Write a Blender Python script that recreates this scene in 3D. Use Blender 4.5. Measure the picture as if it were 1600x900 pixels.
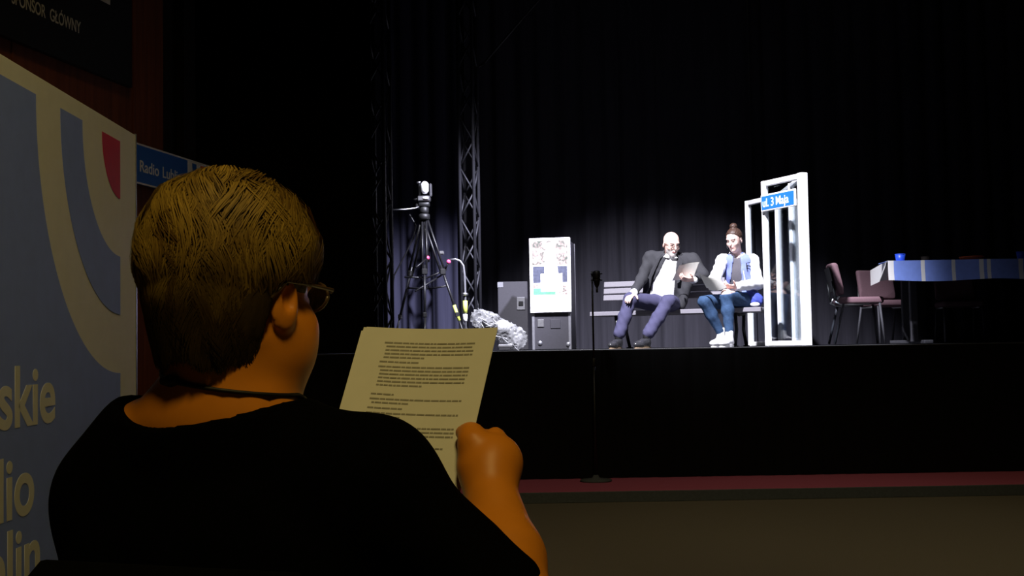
import bpy, math, random
import numpy as np
from mathutils import Vector, Matrix
random.seed(7); rng = np.random.default_rng(7)
for o in list(bpy.data.objects): bpy.data.objects.remove(o)
scene = bpy.context.scene
col = scene.collection

# ---------------------------------------------------------------- camera
FPX = 1950.0                       # focal length in pixels of a 1600 px wide frame
CAMZ = 1.12
pitch = math.atan(95.0 / FPX); roll = 0.017
fw = Vector((0, math.cos(pitch), math.sin(pitch)))
r0 = Vector((1, 0, 0)); u0 = r0.cross(fw)
cr = r0 * math.cos(roll) - u0 * math.sin(roll)
cu = r0 * math.sin(roll) + u0 * math.cos(roll)
camd = bpy.data.cameras.new('camera'); cam = bpy.data.objects.new('camera', camd); col.objects.link(cam)
camd.sensor_width = 36; camd.lens = FPX / 1600 * 36; camd.clip_start = .05; camd.clip_end = 100
R3 = Matrix((cr, cu, -fw)).transposed()
cam.matrix_world = Matrix.Translation((0, 0, CAMZ)) @ R3.to_4x4()
scene.camera = cam
def P(px, py, Y):
    """point on the ray of a photo pixel at distance Y down the hall"""
    d = cr * ((px - 800) / FPX) - cu * ((py - 450) / FPX) + fw
    return Vector((0, 0, CAMZ)) + d * (Y / d.y)
def X(px, Y): return P(px, 540, Y).x

# ---------------------------------------------------------------- world, lights, exposure
scene.view_settings.view_transform = 'Standard'; scene.view_settings.look = 'None'
scene.view_settings.exposure = 0; scene.view_settings.gamma = 1; scene.view_settings.use_curve_mapping = False
w = bpy.data.worlds.new('world'); scene.world = w; w.use_nodes = True
w.node_tree.nodes['Background'].inputs[0].default_value = (.9, .8, .6, 1)
w.node_tree.nodes['Background'].inputs[1].default_value = .0012
def spot(name, loc, target, power, size, blend, color, rad=.1):
    l = bpy.data.lights.new(name, 'SPOT'); l.energy = power; l.spot_size = math.radians(size); l.spot_blend = blend
    l.color = color; l.shadow_soft_size = rad
    o = bpy.data.objects.new(name, l); col.objects.link(o); o.location = loc
    o.rotation_euler = (Vector(target) - Vector(loc)).to_track_quat('-Z', 'Y').to_euler()
    return o
spot('stage_spot', (-.4, 7.0, 8.6), (1.60, 12.9, 1.08), 16500, 35, .8, (.93, .92, 1.0), .12)
spot('stage_left_spot', (2.8, 7.4, 6.8), (-.85, 13.6, 1.30), 13500, 20, .8, (.80, .80, 1.0), .12)
spot('stage_right_spot', (1.2, 7.6, 8.2), (3.6, 11.6, 1.5), 230, 19, 1.0, (.88, .89, 1.0), .12)
spot('hall_lamp', (.25, -.35, 4.3), (-.35, 1.7, .9), 185, 108, .7, (1.0, .76, .26), .3)
spot('hall_lamp', (-.4, 2.6, 5.2), (-2.2, 6.2, 1.4), 98, 75, .8, (1.0, .77, .28), .3)
spot('hall_lamp', (.6, 4.6, 8.0), (.8, 7.6, 0), 250, 46, .7, (1.0, .84, .58), .3)
spot('hall_lamp', (4.2, 4.6, 8.0), (3.6, 7.6, 0), 230, 46, .7, (1.0, .82, .42), .3)

# ---------------------------------------------------------------- helpers
def tag(o, label=None, cat=None, group=None, kind=None):
    if label: o['label'] = label
    if cat: o['category'] = cat
    if group: o['group'] = group
    if kind: o['kind'] = kind
    return o
WM = {}
def empty(name, loc, label=None, cat=None, group=None, rz=0):
    o = bpy.data.objects.new(name, None); col.objects.link(o); o.location = loc; o.rotation_euler.z = rz
    o.empty_display_size = .1
    WM[o] = Matrix.Translation(Vector(loc)) @ Matrix.Rotation(rz, 4, 'Z')
    return tag(o, label, cat, group)
def link_mesh(name, me, mat, parent=None):
    n = len(me.vertices)
    a = np.empty(n * 3, 'f'); me.vertices.foreach_get('co', a); a = a.reshape(-1, 3)
    c = (a.min(0) + a.max(0)) / 2
    if parent is None: c[2] = a[:, 2].min()
    me.vertices.foreach_set('co', (a - c).ravel()); me.update()
    o = bpy.data.objects.new(name, me); col.objects.link(o); o.location = [float(v) for v in c]
    WM[o] = Matrix.Translation(o.location)
    if mat is not None:
        me.materials.clear(); me.materials.append(mat)
    if parent is not None:
        o.parent = parent; o.matrix_parent_inverse = WM[parent].inverted()
    return o
def copy_tree(o, parent=None):
    c = o.copy(); col.objects.link(c); c.parent = parent
    if parent is not None: c.matrix_parent_inverse = o.matrix_parent_inverse.copy()
    for ch in [x for x in col.objects if x.parent == o]: copy_tree(ch, c)
    return c
class MB:
    def __init__(s): s.v = []; s.f = []
    def add(s, vs, fs):
        n = len(s.v); s.v += [Vector(q) for q in vs]; s.f += [tuple(i + n for i in f) for f in fs]; return s
    def box(s, c, size, ax=None, bev=0.0):
        c = Vector(c); ax = ax or (Vector((1, 0, 0)), Vector((0, 1, 0)), Vector((0, 0, 1)))
        h = [q / 2 for q in size]; b = min(bev, min(h) * .9)
        vs = []; idx = {}
        for i in (0, 1, 2) if b > 0 else (0,):
            for sx in (-1, 1):
                for sy in (-1, 1):
                    for sz in (-1, 1):
                        e = [h[0] - b, h[1] - b, h[2] - b]
                        if b > 0: e[i] = h[i]
                        else: e = h
                        idx[(i, sx, sy, sz)] = len(vs)
                        vs.append(c + ax[0] * (sx * e[0]) + ax[1] * (sy * e[1]) + ax[2] * (sz * e[2]))
        fs = []
        def I(i, *a): return idx[(i if b > 0 else 0,) + a]
        for sg in (-1, 1):
            q = [(I(0, sg, a, d)) for a, d in ((-1, -1), (1, -1), (1, 1), (-1, 1))]; fs.append(q if sg > 0 else q[::-1])
            q = [(I(1, a, sg, d)) for a, d in ((-1, -1), (-1, 1), (1, 1), (1, -1))]; fs.append(q if sg > 0 else q[::-1])
            q = [(I(2, a, d, sg)) for a, d in ((-1, -1), (1, -1), (1, 1), (-1, 1))]; fs.append(q if sg > 0 else q[::-1])
        if b > 0:
            for p in (-1, 1):
                for q in (-1, 1):
                    fs.append((I(0, p, q, -1), I(0, p, q, 1), I(1, p, q, 1), I(1, p, q, -1)))
                    fs.append((I(0, p, -1, q), I(0, p, 1, q), I(2, p, 1, q), I(2, p, -1, q)))
                    fs.append((I(1, -1, p, q), I(1, 1, p, q), I(2, 1, p, q), I(2, -1, p, q)))
                    for t in (-1, 1): fs.append((I(0, p, q, t), I(1, p, q, t), I(2, p, q, t)))
        return s.add(vs, fs)
    def tube(s, pts, r, n=8, cap=True):
        pts = [Vector(p) for p in pts]; m = len(pts)
        rs = r if isinstance(r, (list, tuple)) else [r] * m
        vs = []; fs = []; ref = None
        for i, p in enumerate(pts):
            t = (pts[min(i + 1, m - 1)] - pts[max(i - 1, 0)]).normalized()
            if ref is None: ref = Vector((0, 0, 1)) if abs(t.z) < .9 else Vector((1, 0, 0))
            a = t.cross(ref).normalized(); b = a.cross(t).normalized(); ref = b
            for k in range(n):
                q = 2 * math.pi * k / n
                vs.append(p + (a * math.cos(q) + b * math.sin(q)) * rs[i])
        for i in range(m - 1):
            for k in range(n):
                k2 = (k + 1) % n
                fs.append((i * n + k, i * n + k2, (i + 1) * n + k2, (i + 1) * n + k))
        if cap: fs += [tuple(range(n))[::-1], tuple(range((m - 1) * n, m * n))]
        return s.add(vs, fs)
    def lathe(s, c, prof, n=24, ax=None):
        c = Vector(c); ax = ax or (Vector((1, 0, 0)), Vector((0, 1, 0)), Vector((0, 0, 1)))
        vs = []; fs = []; m = len(prof)
        for (r, z) in prof:
            for k in range(n):
                q = 2 * math.pi * k / n
                vs.append(c + ax[0] * (r * math.cos(q)) + ax[1] * (r * math.sin(q)) + ax[2] * z)
        for i in range(m - 1):
            for k in range(n):
                k2 = (k + 1) % n; fs.append((i * n + k, i * n + k2, (i + 1) * n + k2, (i + 1) * n + k))
        fs += [tuple(range(n))[::-1], tuple(range((m - 1) * n, m * n))]
        return s.add(vs, fs)
    def ball(s, c, r, n=12, m=8):
        r = r if isinstance(r, (tuple, list)) else (r, r, r)
        prof = [(math.sin(math.pi * (i + .02) / (m + .04)), -math.cos(math.pi * (i + .02) / (m + .04))) for i in range(m + 1)]
        return s.lathe(c, prof, n, (Vector((r[0], 0, 0)), Vector((0, r[1], 0)), Vector((0, 0, r[2]))))
    def slab(s, poly, nrm, th):
        """extrude a convex or simple planar outline along nrm"""
        n = len(poly); nrm = Vector(nrm)
        vs = [Vector(p) for p in poly] + [Vector(p) + nrm * th for p in poly]
        fs = [tuple(range(n))[::-1], tuple(range(n, 2 * n))] + [(i, (i + 1) % n, (i + 1) % n + n, i + n) for i in range(n)]
        return s.add(vs, fs)
    def build(s, name, mat, parent=None, smooth=False, flip=True):
        me = bpy.data.meshes.new(name); me.from_pydata([tuple(v) for v in s.v], [], s.f)
        if flip:
            import bmesh
            bm = bmesh.new(); bm.from_mesh(me); bmesh.ops.recalc_face_normals(bm, faces=bm.faces); bm.to_mesh(me); bm.free()
        if smooth: me.polygons.foreach_set('use_smooth', [True] * len(me.polygons))
        return link_mesh(name, me, mat, parent)

# ---------------------------------------------------------------- materials
def mat(name, c, rough=.6, metal=0, spec=.5, var=.12, scale=40, bump=0.0, c2=None, sheen=0, coat=0, aniso=None):
    m = bpy.data.materials.new(name); m.use_nodes = True; nt = m.node_tree; b = nt.nodes['Principled BSDF']
    b.inputs['Roughness'].default_value = rough; b.inputs['Metallic'].default_value = metal
    b.inputs['Specular IOR Level'].default_value = spec
    if sheen: b.inputs['Sheen Weight'].default_value = sheen
    if coat: b.inputs['Coat Weight'].default_value = coat
    tc = nt.nodes.new('ShaderNodeTexCoord'); no = nt.nodes.new('ShaderNodeTexNoise')
    no.inputs['Scale'].default_value = scale; no.inputs['Detail'].default_value = 4
    src = tc.outputs['Object']
    if aniso:
        mp = nt.nodes.new('ShaderNodeMapping'); mp.inputs['Scale'].default_value = aniso
        nt.links.new(src, mp.inputs[0]); src = mp.outputs[0]
    nt.links.new(src, no.inputs['Vector'])
    mx = nt.nodes.new('ShaderNodeMix'); mx.data_type = 'RGBA'
    c2 = c2 or tuple(q * (1 - var * 2) for q in c)
    mx.inputs[6].default_value = (*[min(1, q * (1 + var)) for q in c], 1); mx.inputs[7].default_value = (*c2, 1)
    nt.links.new(no.outputs['Fac'], mx.inputs[0]); nt.links.new(mx.outputs[2], b.inputs['Base Color'])
    if bump:
        bp = nt.nodes.new('ShaderNodeBump'); bp.inputs['Strength'].default_value = bump; bp.inputs['Distance'].default_value = .01
        nt.links.new(no.outputs['Fac'], bp.inputs['Height']); nt.links.new(bp.outputs[0], b.inputs['Normal'])
    return m
def mat_attr(name, rough=.5, spec=.4, scale=60, var=.15, sss=0):
    m = mat(name, (1, 1, 1), rough, 0, spec, 0, scale); nt = m.node_tree; b = nt.nodes['Principled BSDF']
    mx = [n for n in nt.nodes if n.type == 'MIX'][0]; mx.inputs[6].default_value = (1, 1, 1, 1); mx.inputs[7].default_value = (1 - var,) * 3 + (1,)
    at = nt.nodes.new('ShaderNodeAttribute'); at.attribute_name = 'Col'
    mm = nt.nodes.new('ShaderNodeMix'); mm.data_type = 'RGBA'; mm.blend_type = 'MULTIPLY'; mm.inputs[0].default_value = 1
    nt.links.new(at.outputs['Color'], mm.inputs[6]); nt.links.new(mx.outputs[2], mm.inputs[7]); nt.links.new(mm.outputs[2], b.inputs['Base Color'])
    return m
def mat_glass(name, tint=(.9, .93, .95), base=.05, edge=.55, rough=.02):
    m = bpy.data.materials.new(name); m.use_nodes = True; nt = m.node_tree; nt.nodes.clear()
    out = nt.nodes.new('ShaderNodeOutputMaterial'); mx = nt.nodes.new('ShaderNodeMixShader')
    tr = nt.nodes.new('ShaderNodeBsdfTransparent'); tr.inputs[0].default_value = (*tint, 1)
    gl = nt.nodes.new('ShaderNodeBsdfGlossy'); gl.inputs['Roughness'].default_value = rough
    lw = nt.nodes.new('ShaderNodeLayerWeight'); lw.inputs[0].default_value = .5
    pw = nt.nodes.new('ShaderNodeMath'); pw.operation = 'POWER'; pw.inputs[1].default_value = 4
    ma = nt.nodes.new('ShaderNodeMath'); ma.operation = 'MULTIPLY_ADD'; ma.inputs[1].default_value = edge; ma.inputs[2].default_value = base
    nt.links.new(lw.outputs['Facing'], pw.inputs[0]); nt.links.new(pw.outputs[0], ma.inputs[0])
    nt.links.new(ma.outputs[0], mx.inputs[0]); nt.links.new(tr.outputs[0], mx.inputs[1]); nt.links.new(gl.outputs[0], mx.inputs[2])
    nt.links.new(mx.outputs[0], out.inputs[0]); return m
def lin(r, g, b): return tuple(((q / 255 + .055) / 1.055) ** 2.4 if q > 10 else q / 255 / 12.92 for q in (r, g, b))
M = dict(
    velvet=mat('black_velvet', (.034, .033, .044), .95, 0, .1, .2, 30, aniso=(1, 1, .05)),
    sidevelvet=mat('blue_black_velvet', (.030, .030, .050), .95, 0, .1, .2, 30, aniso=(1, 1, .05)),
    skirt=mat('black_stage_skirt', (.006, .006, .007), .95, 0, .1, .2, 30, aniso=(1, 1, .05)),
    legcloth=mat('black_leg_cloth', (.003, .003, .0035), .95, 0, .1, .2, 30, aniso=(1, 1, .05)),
    stage=mat('stage_black_paint', (.05, .05, .054), .8, 0, .2, .3, 14, .1),
    carpet=mat('olive_grey_carpet', (.155, .135, .105), .95, 0, .1, .25, 180, .3),
    maroon=mat('maroon_carpet', (.46, .11, .19), .95, 0, .1, .2, 160, .3),
    riser=mat('dark_grey_riser', (.08, .09, .10), .8, 0, .2, .15, 60),
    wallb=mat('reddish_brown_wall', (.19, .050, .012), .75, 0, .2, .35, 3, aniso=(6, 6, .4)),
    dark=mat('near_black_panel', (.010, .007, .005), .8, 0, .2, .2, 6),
    cream=mat('banner_white_print', (.80, .80, .78), .6, 0, .2, .04, 12),
    bblue=mat('banner_blue_print', (.25, .35, .98), .6, 0, .2, .05, 12),
    bred=mat('banner_red_print', (.62, .025, .07), .6, 0, .2, .05, 12),
    sblue=mat('sign_blue_print', (.012, .12, .52), .6, 0, .2, .05, 12),
    swhite=mat('sign_white_print', (.75, .77, .80), .6, 0, .2, .04, 12),
    board=mat('sponsor_board_black', (.006, .006, .006), .7, 0, .2, .1, 10),
    stext=mat('sponsor_text_print', (.55, .52, .45), .7, 0, .2, .05, 10),
    alu=mat('aluminium', (.55, .55, .58), .35, 1, .5, .15, 50),
    greymetal=mat('grey_truss_metal', (.07, .07, .085), .7, .4, .5, .2, 40),
    trussmetal=mat('dull_truss_metal', (.030, .030, .038), .6, .5, .5, .2, 40),
    blackmetal=mat('black_metal', (.012, .012, .014), .4, .3, .5, .2, 60),
    whitepost=mat('white_enamel_frame', (.85, .85, .88), .4, 0, .5, .04, 20),
    glass=mat_glass('clear_pane'),
    slat=mat('grey_bench_slat', (.20, .19, .22), .6, 0, .3, .15, 30, .05, aniso=(1, 8, 8)),
    case=mat('dark_grey_case_panel', (.024, .023, .029), .6, 0, .3, .15, 60),
    caseedge=mat('case_edge_profile', (.28, .28, .31), .4, .8, .5, .15, 40),
    white=mat('plain_white', (.85, .85, .87), .6, 0, .3, .03, 20),
    paper=mat('white_paper', (.86, .85, .80), .8, 0, .1, .03, 30),
    ink=mat('grey_ink', (.40, .385, .35), .9, 0, .1, .2, 300),
    black=mat('black_plastic', (.010, .010, .011), .5, 0, .4, .2, 60),
    tee=mat('black_jersey', (.0016, .0016, .0016), .95, 0, .02, .15, 120, .1),
    suit=mat('dark_grey_suit', (.036, .036, .042), .85, 0, .15, .15, 150, .1),
    navy=mat('navy_trouser_cloth', (.060, .058, .115), .85, 0, .15, .12, 150, .1),
    jeans=mat('blue_denim', (.036, .072, .15), .85, 0, .15, .25, 60, .1),
    shirtw=mat('white_shirt', (.82, .82, .84), .8, 0, .2, .03, 60),
    varsity=mat('varsity_blue', (.17, .21, .48), .8, 0, .2, .1, 80),
    varwhite=mat('varsity_white', (.85, .85, .88), .7, 0, .2, .04, 60),
    dtee=mat('charcoal_tshirt', (.09, .085, .10), .85, 0, .15, .1, 80),
    leather=mat('black_shoe_leather', (.03, .03, .035), .25, 0, .6, .15, 40),
    sole=mat('tan_sole', (.25, .18, .12), .6, 0, .3, .1, 40),
    mauve=mat('mauve_upholstery', (.16, .095, .115), .9, 0, .15, .12, 120, .15),
    pink=mat('pink_knob', (.85, .09, .22), .5, 0, .4, .05, 30),
    yellow=mat('yellow_green_tape', (.55, .62, .12), .6, 0, .3, .08, 60),
    tblue=mat('table_skirt_blue', (.22, .33, .85), .7, 0, .2, .08, 20),
    cupblue=mat('blue_cup_plastic', (.03, .10, .70), .4, 0, .5, .1, 40),
    orange=mat('orange_bowl', (.60, .12, .03), .6, 0, .3, .1, 40),
    skin=mat_attr('skin', .45, .35, 50, .12),
    hair=mat_attr('blonde_hair', .6, .25, 80, .25),
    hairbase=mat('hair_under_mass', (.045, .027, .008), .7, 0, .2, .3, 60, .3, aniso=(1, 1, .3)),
    brownhair=mat('brown_hair', (.055, .028, .020), .5, 0, .4, .4, 70, .4, aniso=(1, 1, .25)),
    whitehair=mat('white_beard', (.72, .68, .66), .8, 0, .2, .15, 120, .3),
    plastic=mat_glass('clear_plastic_wrap', (.80, .81, .84), .20, .6, .28),
    cloudplastic=mat('milky_plastic', (.62, .63, .68), .18, 0, .8, .2, 25, .5),
    bagblue=mat('blue_bag_cloth', (.04, .06, .30), .7, 0, .3, .2, 30),
    redstrap=mat('red_strap', (.25, .03, .04), .7, 0, .3, .1, 40),
    trouser=mat('black_trouser', (.003, .003, .003), .95, 0, .03, .2, 100),
    necklace=mat('black_cord', (.006, .005, .005), .6, 0, .4, .1, 100),
    eyeglass=mat('brown_frame', (.10, .06, .03), .3, 0, .5, .1, 100),
)
# printed photograph on the case: foliage tones
def mat_foliage():
    m = bpy.data.materials.new('printed_trees'); m.use_nodes = True; nt = m.node_tree; b = nt.nodes['Principled BSDF']
    tc = nt.nodes.new('ShaderNodeTexCoord'); no = nt.nodes.new('ShaderNodeTexNoise'); no.inputs['Scale'].default_value = 22
    no.inputs['Detail'].default_value = 6; no.inputs['Distortion'].default_value = 1.2
    cp = nt.nodes.new('ShaderNodeValToRGB'); e = cp.color_ramp.elements
    e[0].position = .36; e[0].color = (.04, .05, .04, 1); e[1].position = .66; e[1].color = (.40, .42, .40, 1)
    q = e.new(.5); q.color = (.17, .13, .12, 1)
    nt.links.new(tc.outputs['Object'], no.inputs['Vector']); nt.links.new(no.outputs['Fac'], cp.inputs[0]); nt.links.new(cp.outputs[0], b.inputs['Base Color'])
    b.inputs['Roughness'].default_value = .5
    return m
M['foliage'] = mat_foliage()
def mat_wrap():
    m = mat('crumpled_clear_plastic', (.62, .63, .68), .22, 0, .8, .1, 25); nt = m.node_tree; b = nt.nodes['Principled BSDF']; out = nt.nodes['Material Output']
    tr = nt.nodes.new('ShaderNodeBsdfTransparent'); mx = nt.nodes.new('ShaderNodeMixShader'); no = nt.nodes.new('ShaderNodeTexNoise'); no.inputs['Scale'].default_value = 14; no.inputs['Detail'].default_value = 5
    cp = nt.nodes.new('ShaderNodeMapRange'); cp.inputs[1].default_value = .35; cp.inputs[2].default_value = .7; cp.inputs[3].default_value = .06; cp.inputs[4].default_value = .55
    tc = nt.nodes.new('ShaderNodeTexCoord'); nt.links.new(tc.outputs['Object'], no.inputs['Vector']); nt.links.new(no.outputs['Fac'], cp.inputs[0]); nt.links.new(cp.outputs[0], mx.inputs[0])
    nt.links.new(tr.outputs[0], mx.inputs[1]); nt.links.new(b.outputs[0], mx.inputs[2]); nt.links.new(mx.outputs[0], out.inputs[0]); return m
M['plastic'] = mat_wrap()
M['printdark'] = mat('printed_dark_wall', (.05, .055, .085), .5, 0, .3, .35, 30)
M['printgreen'] = mat('printed_green', (.08, .24, .14), .5, 0, .3, .2, 30)

def text_mesh(s, size, mat_, parent, org, rx, up, nrm, name='lettering', bold=0.0, ext=.001, xs=1.0):
    """flat lettering lying on a surface: org = left end of the base line"""
    cv = bpy.data.curves.new(name, 'FONT'); cv.body = s; cv.size = size; cv.extrude = ext; cv.offset = bold
    t = bpy.data.objects.new(name, cv); col.objects.link(t)
    bpy.context.view_layer.update()
    me = bpy.data.meshes.new_from_object(t.evaluated_get(bpy.context.evaluated_depsgraph_get()))
    bpy.data.objects.remove(t)
    rx = Vector(rx).normalized(); up = Vector(up).normalized(); nrm = Vector(nrm).normalized(); org = Vector(org)
    wd = max(v.co.x for v in me.vertices)
    for v in me.vertices: v.co = org + rx * (v.co.x * xs) + up * v.co.y + nrm * (v.co.z + ext)
    me.update()
    return link_mesh(name, me, mat_, parent), wd * xs

# ---------------------------------------------------------------- signed distance modelling (bodies, clothes)
class Field:
    def __init__(s, lo, hi, res):
        s.lo = np.array(lo, 'f'); s.res = res
        s.n = [int(math.ceil((hi[i] - lo[i]) / res)) + 1 for i in range(3)]
        s.ax = [(s.lo[i] + res * np.arange(s.n[i])).astype('f') for i in range(3)]
        s.d = np.full(s.n, .3, 'f')
    def _sub(s, lo, hi):
        sl = []
        for i in range(3):
            a = max(0, int((lo[i] - s.lo[i]) / s.res)); b = min(s.n[i], int((hi[i] - s.lo[i]) / s.res) + 2)
            if b <= a: return None
            sl.append(slice(a, b))
        g = np.meshgrid(*[s.ax[i][sl[i]] for i in range(3)], indexing='ij', sparse=True)
        return tuple(sl), g
    def _op(s, sl, v, k, op):
        a = s.d[sl]
        if op == 'u':
            h = np.maximum(k - np.abs(a - v), 0) / k; s.d[sl] = np.minimum(a, v) - h * h * k * .25
        else:
            v = -v; h = np.maximum(k - np.abs(a - v), 0) / k; s.d[sl] = np.maximum(a, v) + h * h * k * .25
    def cone(s, a, b, r1, r2=None, k=.02, op='u'):
        r2 = r1 if r2 is None else r2; a = np.array(a, 'f'); b = np.array(b, 'f'); m = max(r1, r2) + k + 2 * s.res
        q = s._sub(np.minimum(a, b) - m, np.maximum(a, b) + m)
        if q is None: return s
        sl, g = q; ba = b - a; L = max(1e-9, float(ba @ ba))
        p = [g[i] - a[i] for i in range(3)]
        h = np.clip((p[0] * ba[0] + p[1] * ba[1] + p[2] * ba[2]) / L, 0, 1)
        v = np.sqrt((p[0] - ba[0] * h) ** 2 + (p[1] - ba[1] * h) ** 2 + (p[2] - ba[2] * h) ** 2) - (r1 + (r2 - r1) * h)
        s._op(sl, v, k, op); return s
    def ell(s, c, rad, ax=None, k=.02, op='u'):
        c = np.array(c, 'f'); m = max(rad) + k + 2 * s.res
        q = s._sub(c - m, c + m)
        if q is None: return s
        sl, g = q; p = [g[i] - c[i] for i in range(3)]
        if ax is not None: p = [p[0] * a[0] + p[1] * a[1] + p[2] * a[2] for a in ax]
        k0 = np.sqrt(sum((p[i] / rad[i]) ** 2 for i in range(3))); k1 = np.sqrt(sum((p[i] / rad[i] ** 2) ** 2 for i in range(3)))
        s._op(sl, k0 * (k0 - 1) / np.maximum(k1, 1e-6), k, op); return s
    def chain(s, pts, rs, k=.02):
        for i in range(len(pts) - 1): s.cone(pts[i], pts[i + 1], rs[i], rs[i + 1], k)
        return s
    def cut(s, fn):
        g = np.meshgrid(*s.ax, indexing='ij', sparse=True)
        s.d = np.maximum(s.d, fn(*g).astype('f')); return s
    def warp(s, fn):
        g = np.meshgrid(*s.ax, indexing='ij', sparse=True); s.d = (s.d + fn(*g)).astype('f'); return s
    def mesh(s, name, colour=None):
        d = s.d; d[0] = d[-1] = .1; d[:, 0] = d[:, -1] = .1; d[:, :, 0] = d[:, :, -1] = .1
        ins = d < 0; n = s.n
        cnt = np.zeros([q - 1 for q in n], np.uint8)
        cs = [(i, j, k) for i in (0, 1) for j in (0, 1) for k in (0, 1)]
        for i, j, k in cs: cnt += ins[i:n[0] - 1 + i, j:n[1] - 1 + j, k:n[2] - 1 + k]
        act = np.argwhere((cnt > 0) & (cnt < 8)); na = len(act)
        val = {c: d[act[:, 0] + c[0], act[:, 1] + c[1], act[:, 2] + c[2]] for c in cs}
        acc = np.zeros((na, 3)); num = np.zeros(na)
        for a in cs:
            for ax in range(3):
                if a[ax]: continue
                b = list(a); b[ax] = 1; b = tuple(b); va, vb = val[a], val[b]
                x = (va < 0) != (vb < 0); t = va / np.where(x, va - vb, 1)
                pos = np.tile(np.array(a, float), (na, 1)); pos[:, ax] += t
                acc[x] += pos[x]; num[x] += 1
        vs = (act + acc / num[:, None]) * s.res + s.lo
        idx = np.full([q - 1 for q in n], -1, np.int32); idx[act[:, 0], act[:, 1], act[:, 2]] = np.arange(na)
        quads = []
        for ax in range(3):
            sa = [slice(None)] * 3; sb = [slice(None)] * 3; sa[ax] = slice(0, -1); sb[ax] = slice(1, None)
            x = np.argwhere(ins[tuple(sa)] != ins[tuple(sb)])
            fl = ins[tuple(sa)][x[:, 0], x[:, 1], x[:, 2]]
            u, v = (ax + 1) % 3, (ax + 2) % 3
            def g(du, dv):
                y = x.copy(); y[:, u] += du; y[:, v] += dv; return idx[y[:, 0], y[:, 1], y[:, 2]]
            q = np.stack([g(-1, -1), g(0, -1), g(0, 0), g(-1, 0)], 1)
            q[~fl] = q[~fl][:, ::-1]; quads.append(q)
        fs = np.concatenate(quads)
        me = bpy.data.meshes.new(name)
        me.vertices.add(na); me.vertices.foreach_set('co', vs.astype('f').ravel())
        me.loops.add(len(fs) * 4); me.loops.foreach_set('vertex_index', fs.astype(np.int32).ravel())
        me.polygons.add(len(fs)); me.polygons.foreach_set('loop_start', np.arange(0, len(fs) * 4, 4, dtype=np.int32))
        me.polygons.foreach_set('use_smooth', np.ones(len(fs), bool))
        me.update(calc_edges=True); me.validate()
        if colour is not None: set_col(me, colour(vs))
        return me
def set_col(me, c):
    at = me.color_attributes.new('Col', 'FLOAT_COLOR', 'POINT')
    a = np.ones((len(me.vertices), 4), 'f'); a[:, :3] = c; at.data.foreach_set('color', a.ravel())
def bounds(pts, m):
    a = np.array([tuple(p) for p in pts]); return a.min(0) - m, a.max(0) + m
def frame(fwd, up=(0, 0, 1)):
    f = Vector(fwd).normalized(); r = f.cross(Vector(up)).normalized(); u = r.cross(f); return r, f, u
def hand(F, wrist, d, n, t, s=1.0, curl=(20, 30, 25), thumb=(.55, .75, .35), k=.006, rf=.009):
    """wrist point, d to knuckles, n palm normal (fingers curl to it), t towards the thumb side"""
    d = Vector(d).normalized(); n = (Vector(n) - d * Vector(n).dot(d)).normalized(); t = Vector(t); t = (t - d * t.dot(d) - n * t.dot(n)).normalized()
    W = Vector(wrist)
    F.ell(W + d * (.052 * s), (.040 * s, .050 * s, .016 * s), (t, d, n), k=.012)
    for i, (o, l) in enumerate(((.030, .92), (.010, 1.0), (-.010, .94), (-.028, .76))):
        p = W + d * (.088 * s) + t * (o * s); dd = d.copy(); ang = 0
        for j, seg in enumerate((.044, .028, .022)):
            ang += math.radians(curl[j]); v = d * math.cos(ang) + n * math.sin(ang)
            q = p + v * (seg * l * s); F.cone(p, q, rf * s * (1 - .08 * j), rf * s * (.94 - .1 * j), k); p = q
    p = W + d * (.022 * s) + t * (.026 * s); v = (d * thumb[0] + t * thumb[1] + n * thumb[2]).normalized()
    q = p + v * (.042 * s); F.cone(p, q, .014 * s, .011 * s, .01); v2 = (v + n * .35 + d * .45).normalized(); F.cone(q, q + v2 * (.030 * s), .0105 * s, .0085 * s, k)
def head(F, H, r, f, u, s=1.0, k=.015):
    def L(a, b, c): return H + (r * a + f * b + u * c) * s
    ax = (r, f, u)
    F.ell(L(0, -.012, .030), (.075 * s, .095 * s, .086 * s), ax, .02)
    F.ell(L(0, .030, -.038), (.060 * s, .062 * s, .080 * s), ax, .03)
    F.ell(L(0, .066, -.098), (.026 * s, .022 * s, .022 * s), ax, .03)            # chin
    F.ell(L(0, .076, .030), (.050 * s, .014 * s, .012 * s), ax, .02)             # brow
    F.cone(L(0, .088, .012), L(0, .108, -.024), .008 * s, .012 * s, .012)        # nose
    F.ell(L(0, .088, -.060), (.022 * s, .010 * s, .008 * s), ax, .01)            # lips
    for sx in (-1, 1):
        F.ell(L(.031 * sx, .092, .004), (.016 * s, .012 * s, .010 * s), ax, .012, 's')   # eye sockets
        F.ell(L(.031 * sx, .076, .004), (.013 * s, .012 * s, .011 * s), ax, .003)        # eyes
        F.ell(L(.040 * sx, .062, -.028), (.022 * s, .018 * s, .018 * s), ax, .02)        # cheeks
        ea = (r * sx * .94 - f * .34).normalized(); eb = f * .94 + r * sx * .34
        F.ell(L(.077 * sx, -.014, -.014), (.008 * s, .020 * s, .033 * s), (ea, eb, u), .006)
        F.ell(L(.083 * sx, -.012, -.008), (.006 * s, .010 * s, .016 * s), (ea, eb, u), .004, 's')
    return L
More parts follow.
